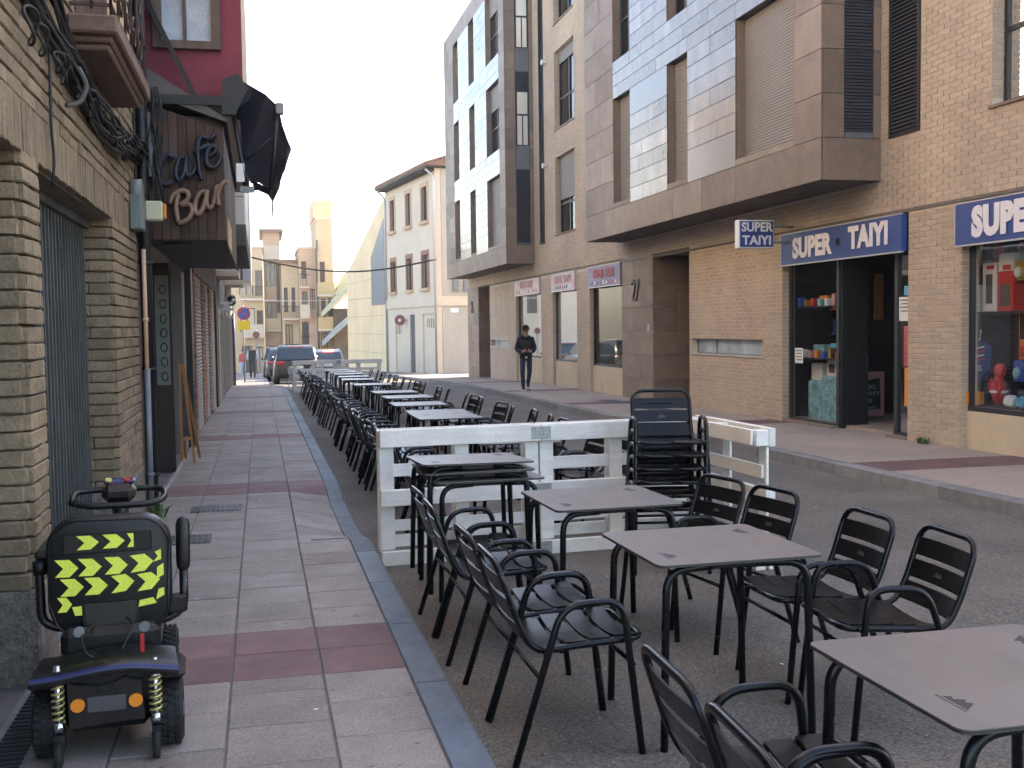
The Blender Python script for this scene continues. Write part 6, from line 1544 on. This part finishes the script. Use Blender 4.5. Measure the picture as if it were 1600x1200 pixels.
# rooftop tower
t = thing('far_house', 'ochre rooftop tower rising behind the tallest far house', 'house', (5, 96, gz(96)), group='houses closing the far end of the street')
q = MB(); q.box(4.9, 6.2, 96, 104, -2.5, 11.2); q.build('wall', 'ochre_pale', t, True); MB().box(4.7, 6.3, 95.2, 104, 11.2, 12.7).build('parapet', 'ochre_pale', t, True); MB().box(5.5, 5.8, 95.97, 95.999, 9.6, 10.7).build('pane', G_, t, True)
q = MB(); q.cyl((4.5, 87-.15, gz(87)), (4.5, 86.85, 8.6), .07, 8); tag(q.build('pipe', 'lead_grey', None, loc=(4.5, 86.85, gz(87))), 'grey drainpipe between the two right far houses', 'pipe')
# far left houses that close the street to the left beyond the sunlit gap
far_house('low pale house behind the distant walkers', -12, -3.4, 98, 7.2, 'stucco_white', [(-5.5, -4.6, 2.8, 4.6, D), (-8, -7, 2.8, 4.6, D), (-5.6, -4.6, -2, .2, D)], (), 'eaves')
t = thing('no_entry_sign', 'small round dark sign on a thin pole beyond the distant man', 'traffic sign', (-.2, 68, gz(68))); q = MB(); q.cyl((-.25, 68, gz(68)), (-.25, 68, 1.6), .03, 6); q.build('pole', 'metal_grey', t, True); q = MB(); q.cyl((-.25, 67.96, 1.3), (-.25, 67.98, 1.3), .21, 20); q.build('disc', 'terracotta_plate', t, True)

# litter: dry leaves, butts and paper scraps on the road and pavement
q = MB()
for k in range(70):
    if k < 45: x, y = rnd.uniform(.85, 5.8), rnd.uniform(3, 16); zz = gz(y)+.004
    else: x, y = rnd.uniform(-.9, .55), rnd.uniform(3.6, 14); zz = topz(x, y)+.004
    a = rnd.uniform(0, 6.28); l, w_ = rnd.uniform(.006, .018), rnd.uniform(.003, .01); c_, s_ = math.cos(a), math.sin(a)
    q.cur = k % 3; q.add([(x+c_*l, y+s_*l, zz), (x-s_*w_, y+c_*w_, zz+.003), (x-c_*l, y-s_*l, zz), (x+s_*w_, y-c_*w_, zz+.002)], [(0, 1, 2, 3)])
tag(q.build('litter', ['paper_white', 'ochre', 'far_dark']), 'tiny leaves and paper scraps scattered over road and pavement', 'litter', kind='stuff')

# cables and seams on the scooter
for k, pts in enumerate(([(-.05, .16, .44), (-.10, .02, .42), (-.07, -.06, .37), (-.03, -.05, .35)], [(.04, .18, .45), (.09, .05, .44), (.05, -.05, .38)], [(.02, .80, .80), (.05, .74, .66), (.03, .86, .50)])):
    q = MB(); q.tube(fillet(pts, .04), .0038, 6); q.build('cable', 'cable', S)
q = MB(); q.tube(fillet([(x*.975, .158, zc+z*.975) for x, z in O[::3]]+[(O[0][0]*.975, .158, zc+O[0][1]*.975)], .02), .0035, 5); q.build('piping', 'plastic_black', S)
# aerials, gutters and joints at the far end of the street
for i, (x, y, z, h) in enumerate(((1.1, 96, 9.9, 2.2), (3.7, 91, 8.1, 1.8), (-1.8, 95, 8.4, 2.0), (8.6, 63, 11.5, 1.6))):
    t = thing('roof_aerial', 'thin television aerial on the roof of the '+('narrow curved far house', 'flower balcony far house', 'pale glazed far house', 'cream corner house')[i], 'aerial', (x, y, z-.4), group='roof aerials')
    q = MB(); q.tube([(x, y, z-.4), (x, y, z+h)], .025, 5); q.build('mast', 'metal_grey', t, True)
    q = MB(); q.tube([(x-.5, y, z+h-.1), (x+.5, y, z+h-.1)], .015, 4)
    for k in range(6): q.tube([(x-.45+.18*k, y-.25, z+h-.1), (x-.45+.18*k, y+.25, z+h-.1)], .012, 4)
    q.build('antenna', 'metal_grey', t, True)
q = MB()
for zz in np.arange(.0, 6.0, 1.2): q.add([wpt(0, zz, -.006), wpt(1, zz, -.006), wpt(1, zz+.03, -.006), wpt(0, zz+.03, -.006)], [(0, 1, 2, 3)])
for k in range(1, 9): q.add([wpt(k/9, -1.5, -.006), wpt(k/9+.002, -1.5, -.006), wpt(k/9+.002, 5.6+3.4*(1-k/9), -.006), wpt(k/9, 5.6+3.4*(1-k/9), -.006)], [(0, 1, 2, 3)])
q.build('panel_joints', 'ochre', cw, True)
# ================================================================== hazy air
hm = bpy.data.materials.new('haze_air'); hm.use_nodes = True; t_ = hm.node_tree; t_.nodes.remove(t_.nodes['Principled BSDF'])
pv = t_.nodes.new('ShaderNodeVolumePrincipled'); pv.inputs['Color'].default_value = (.99, .955, .90, 1); pv.inputs['Density'].default_value = .0010; pv.inputs['Anisotropy'].default_value = .35
t_.links.new(pv.outputs[0], t_.nodes['Material Output'].inputs['Volume']); M['haze_air'] = hm
hm.cycles.volume_sampling = 'DISTANCE'
q = MB(); q.box(-155, 155, -14, 265, -8.5, 14.5); hz = q.build('haze', 'haze_air'); hz['kind'] = 'stuff'
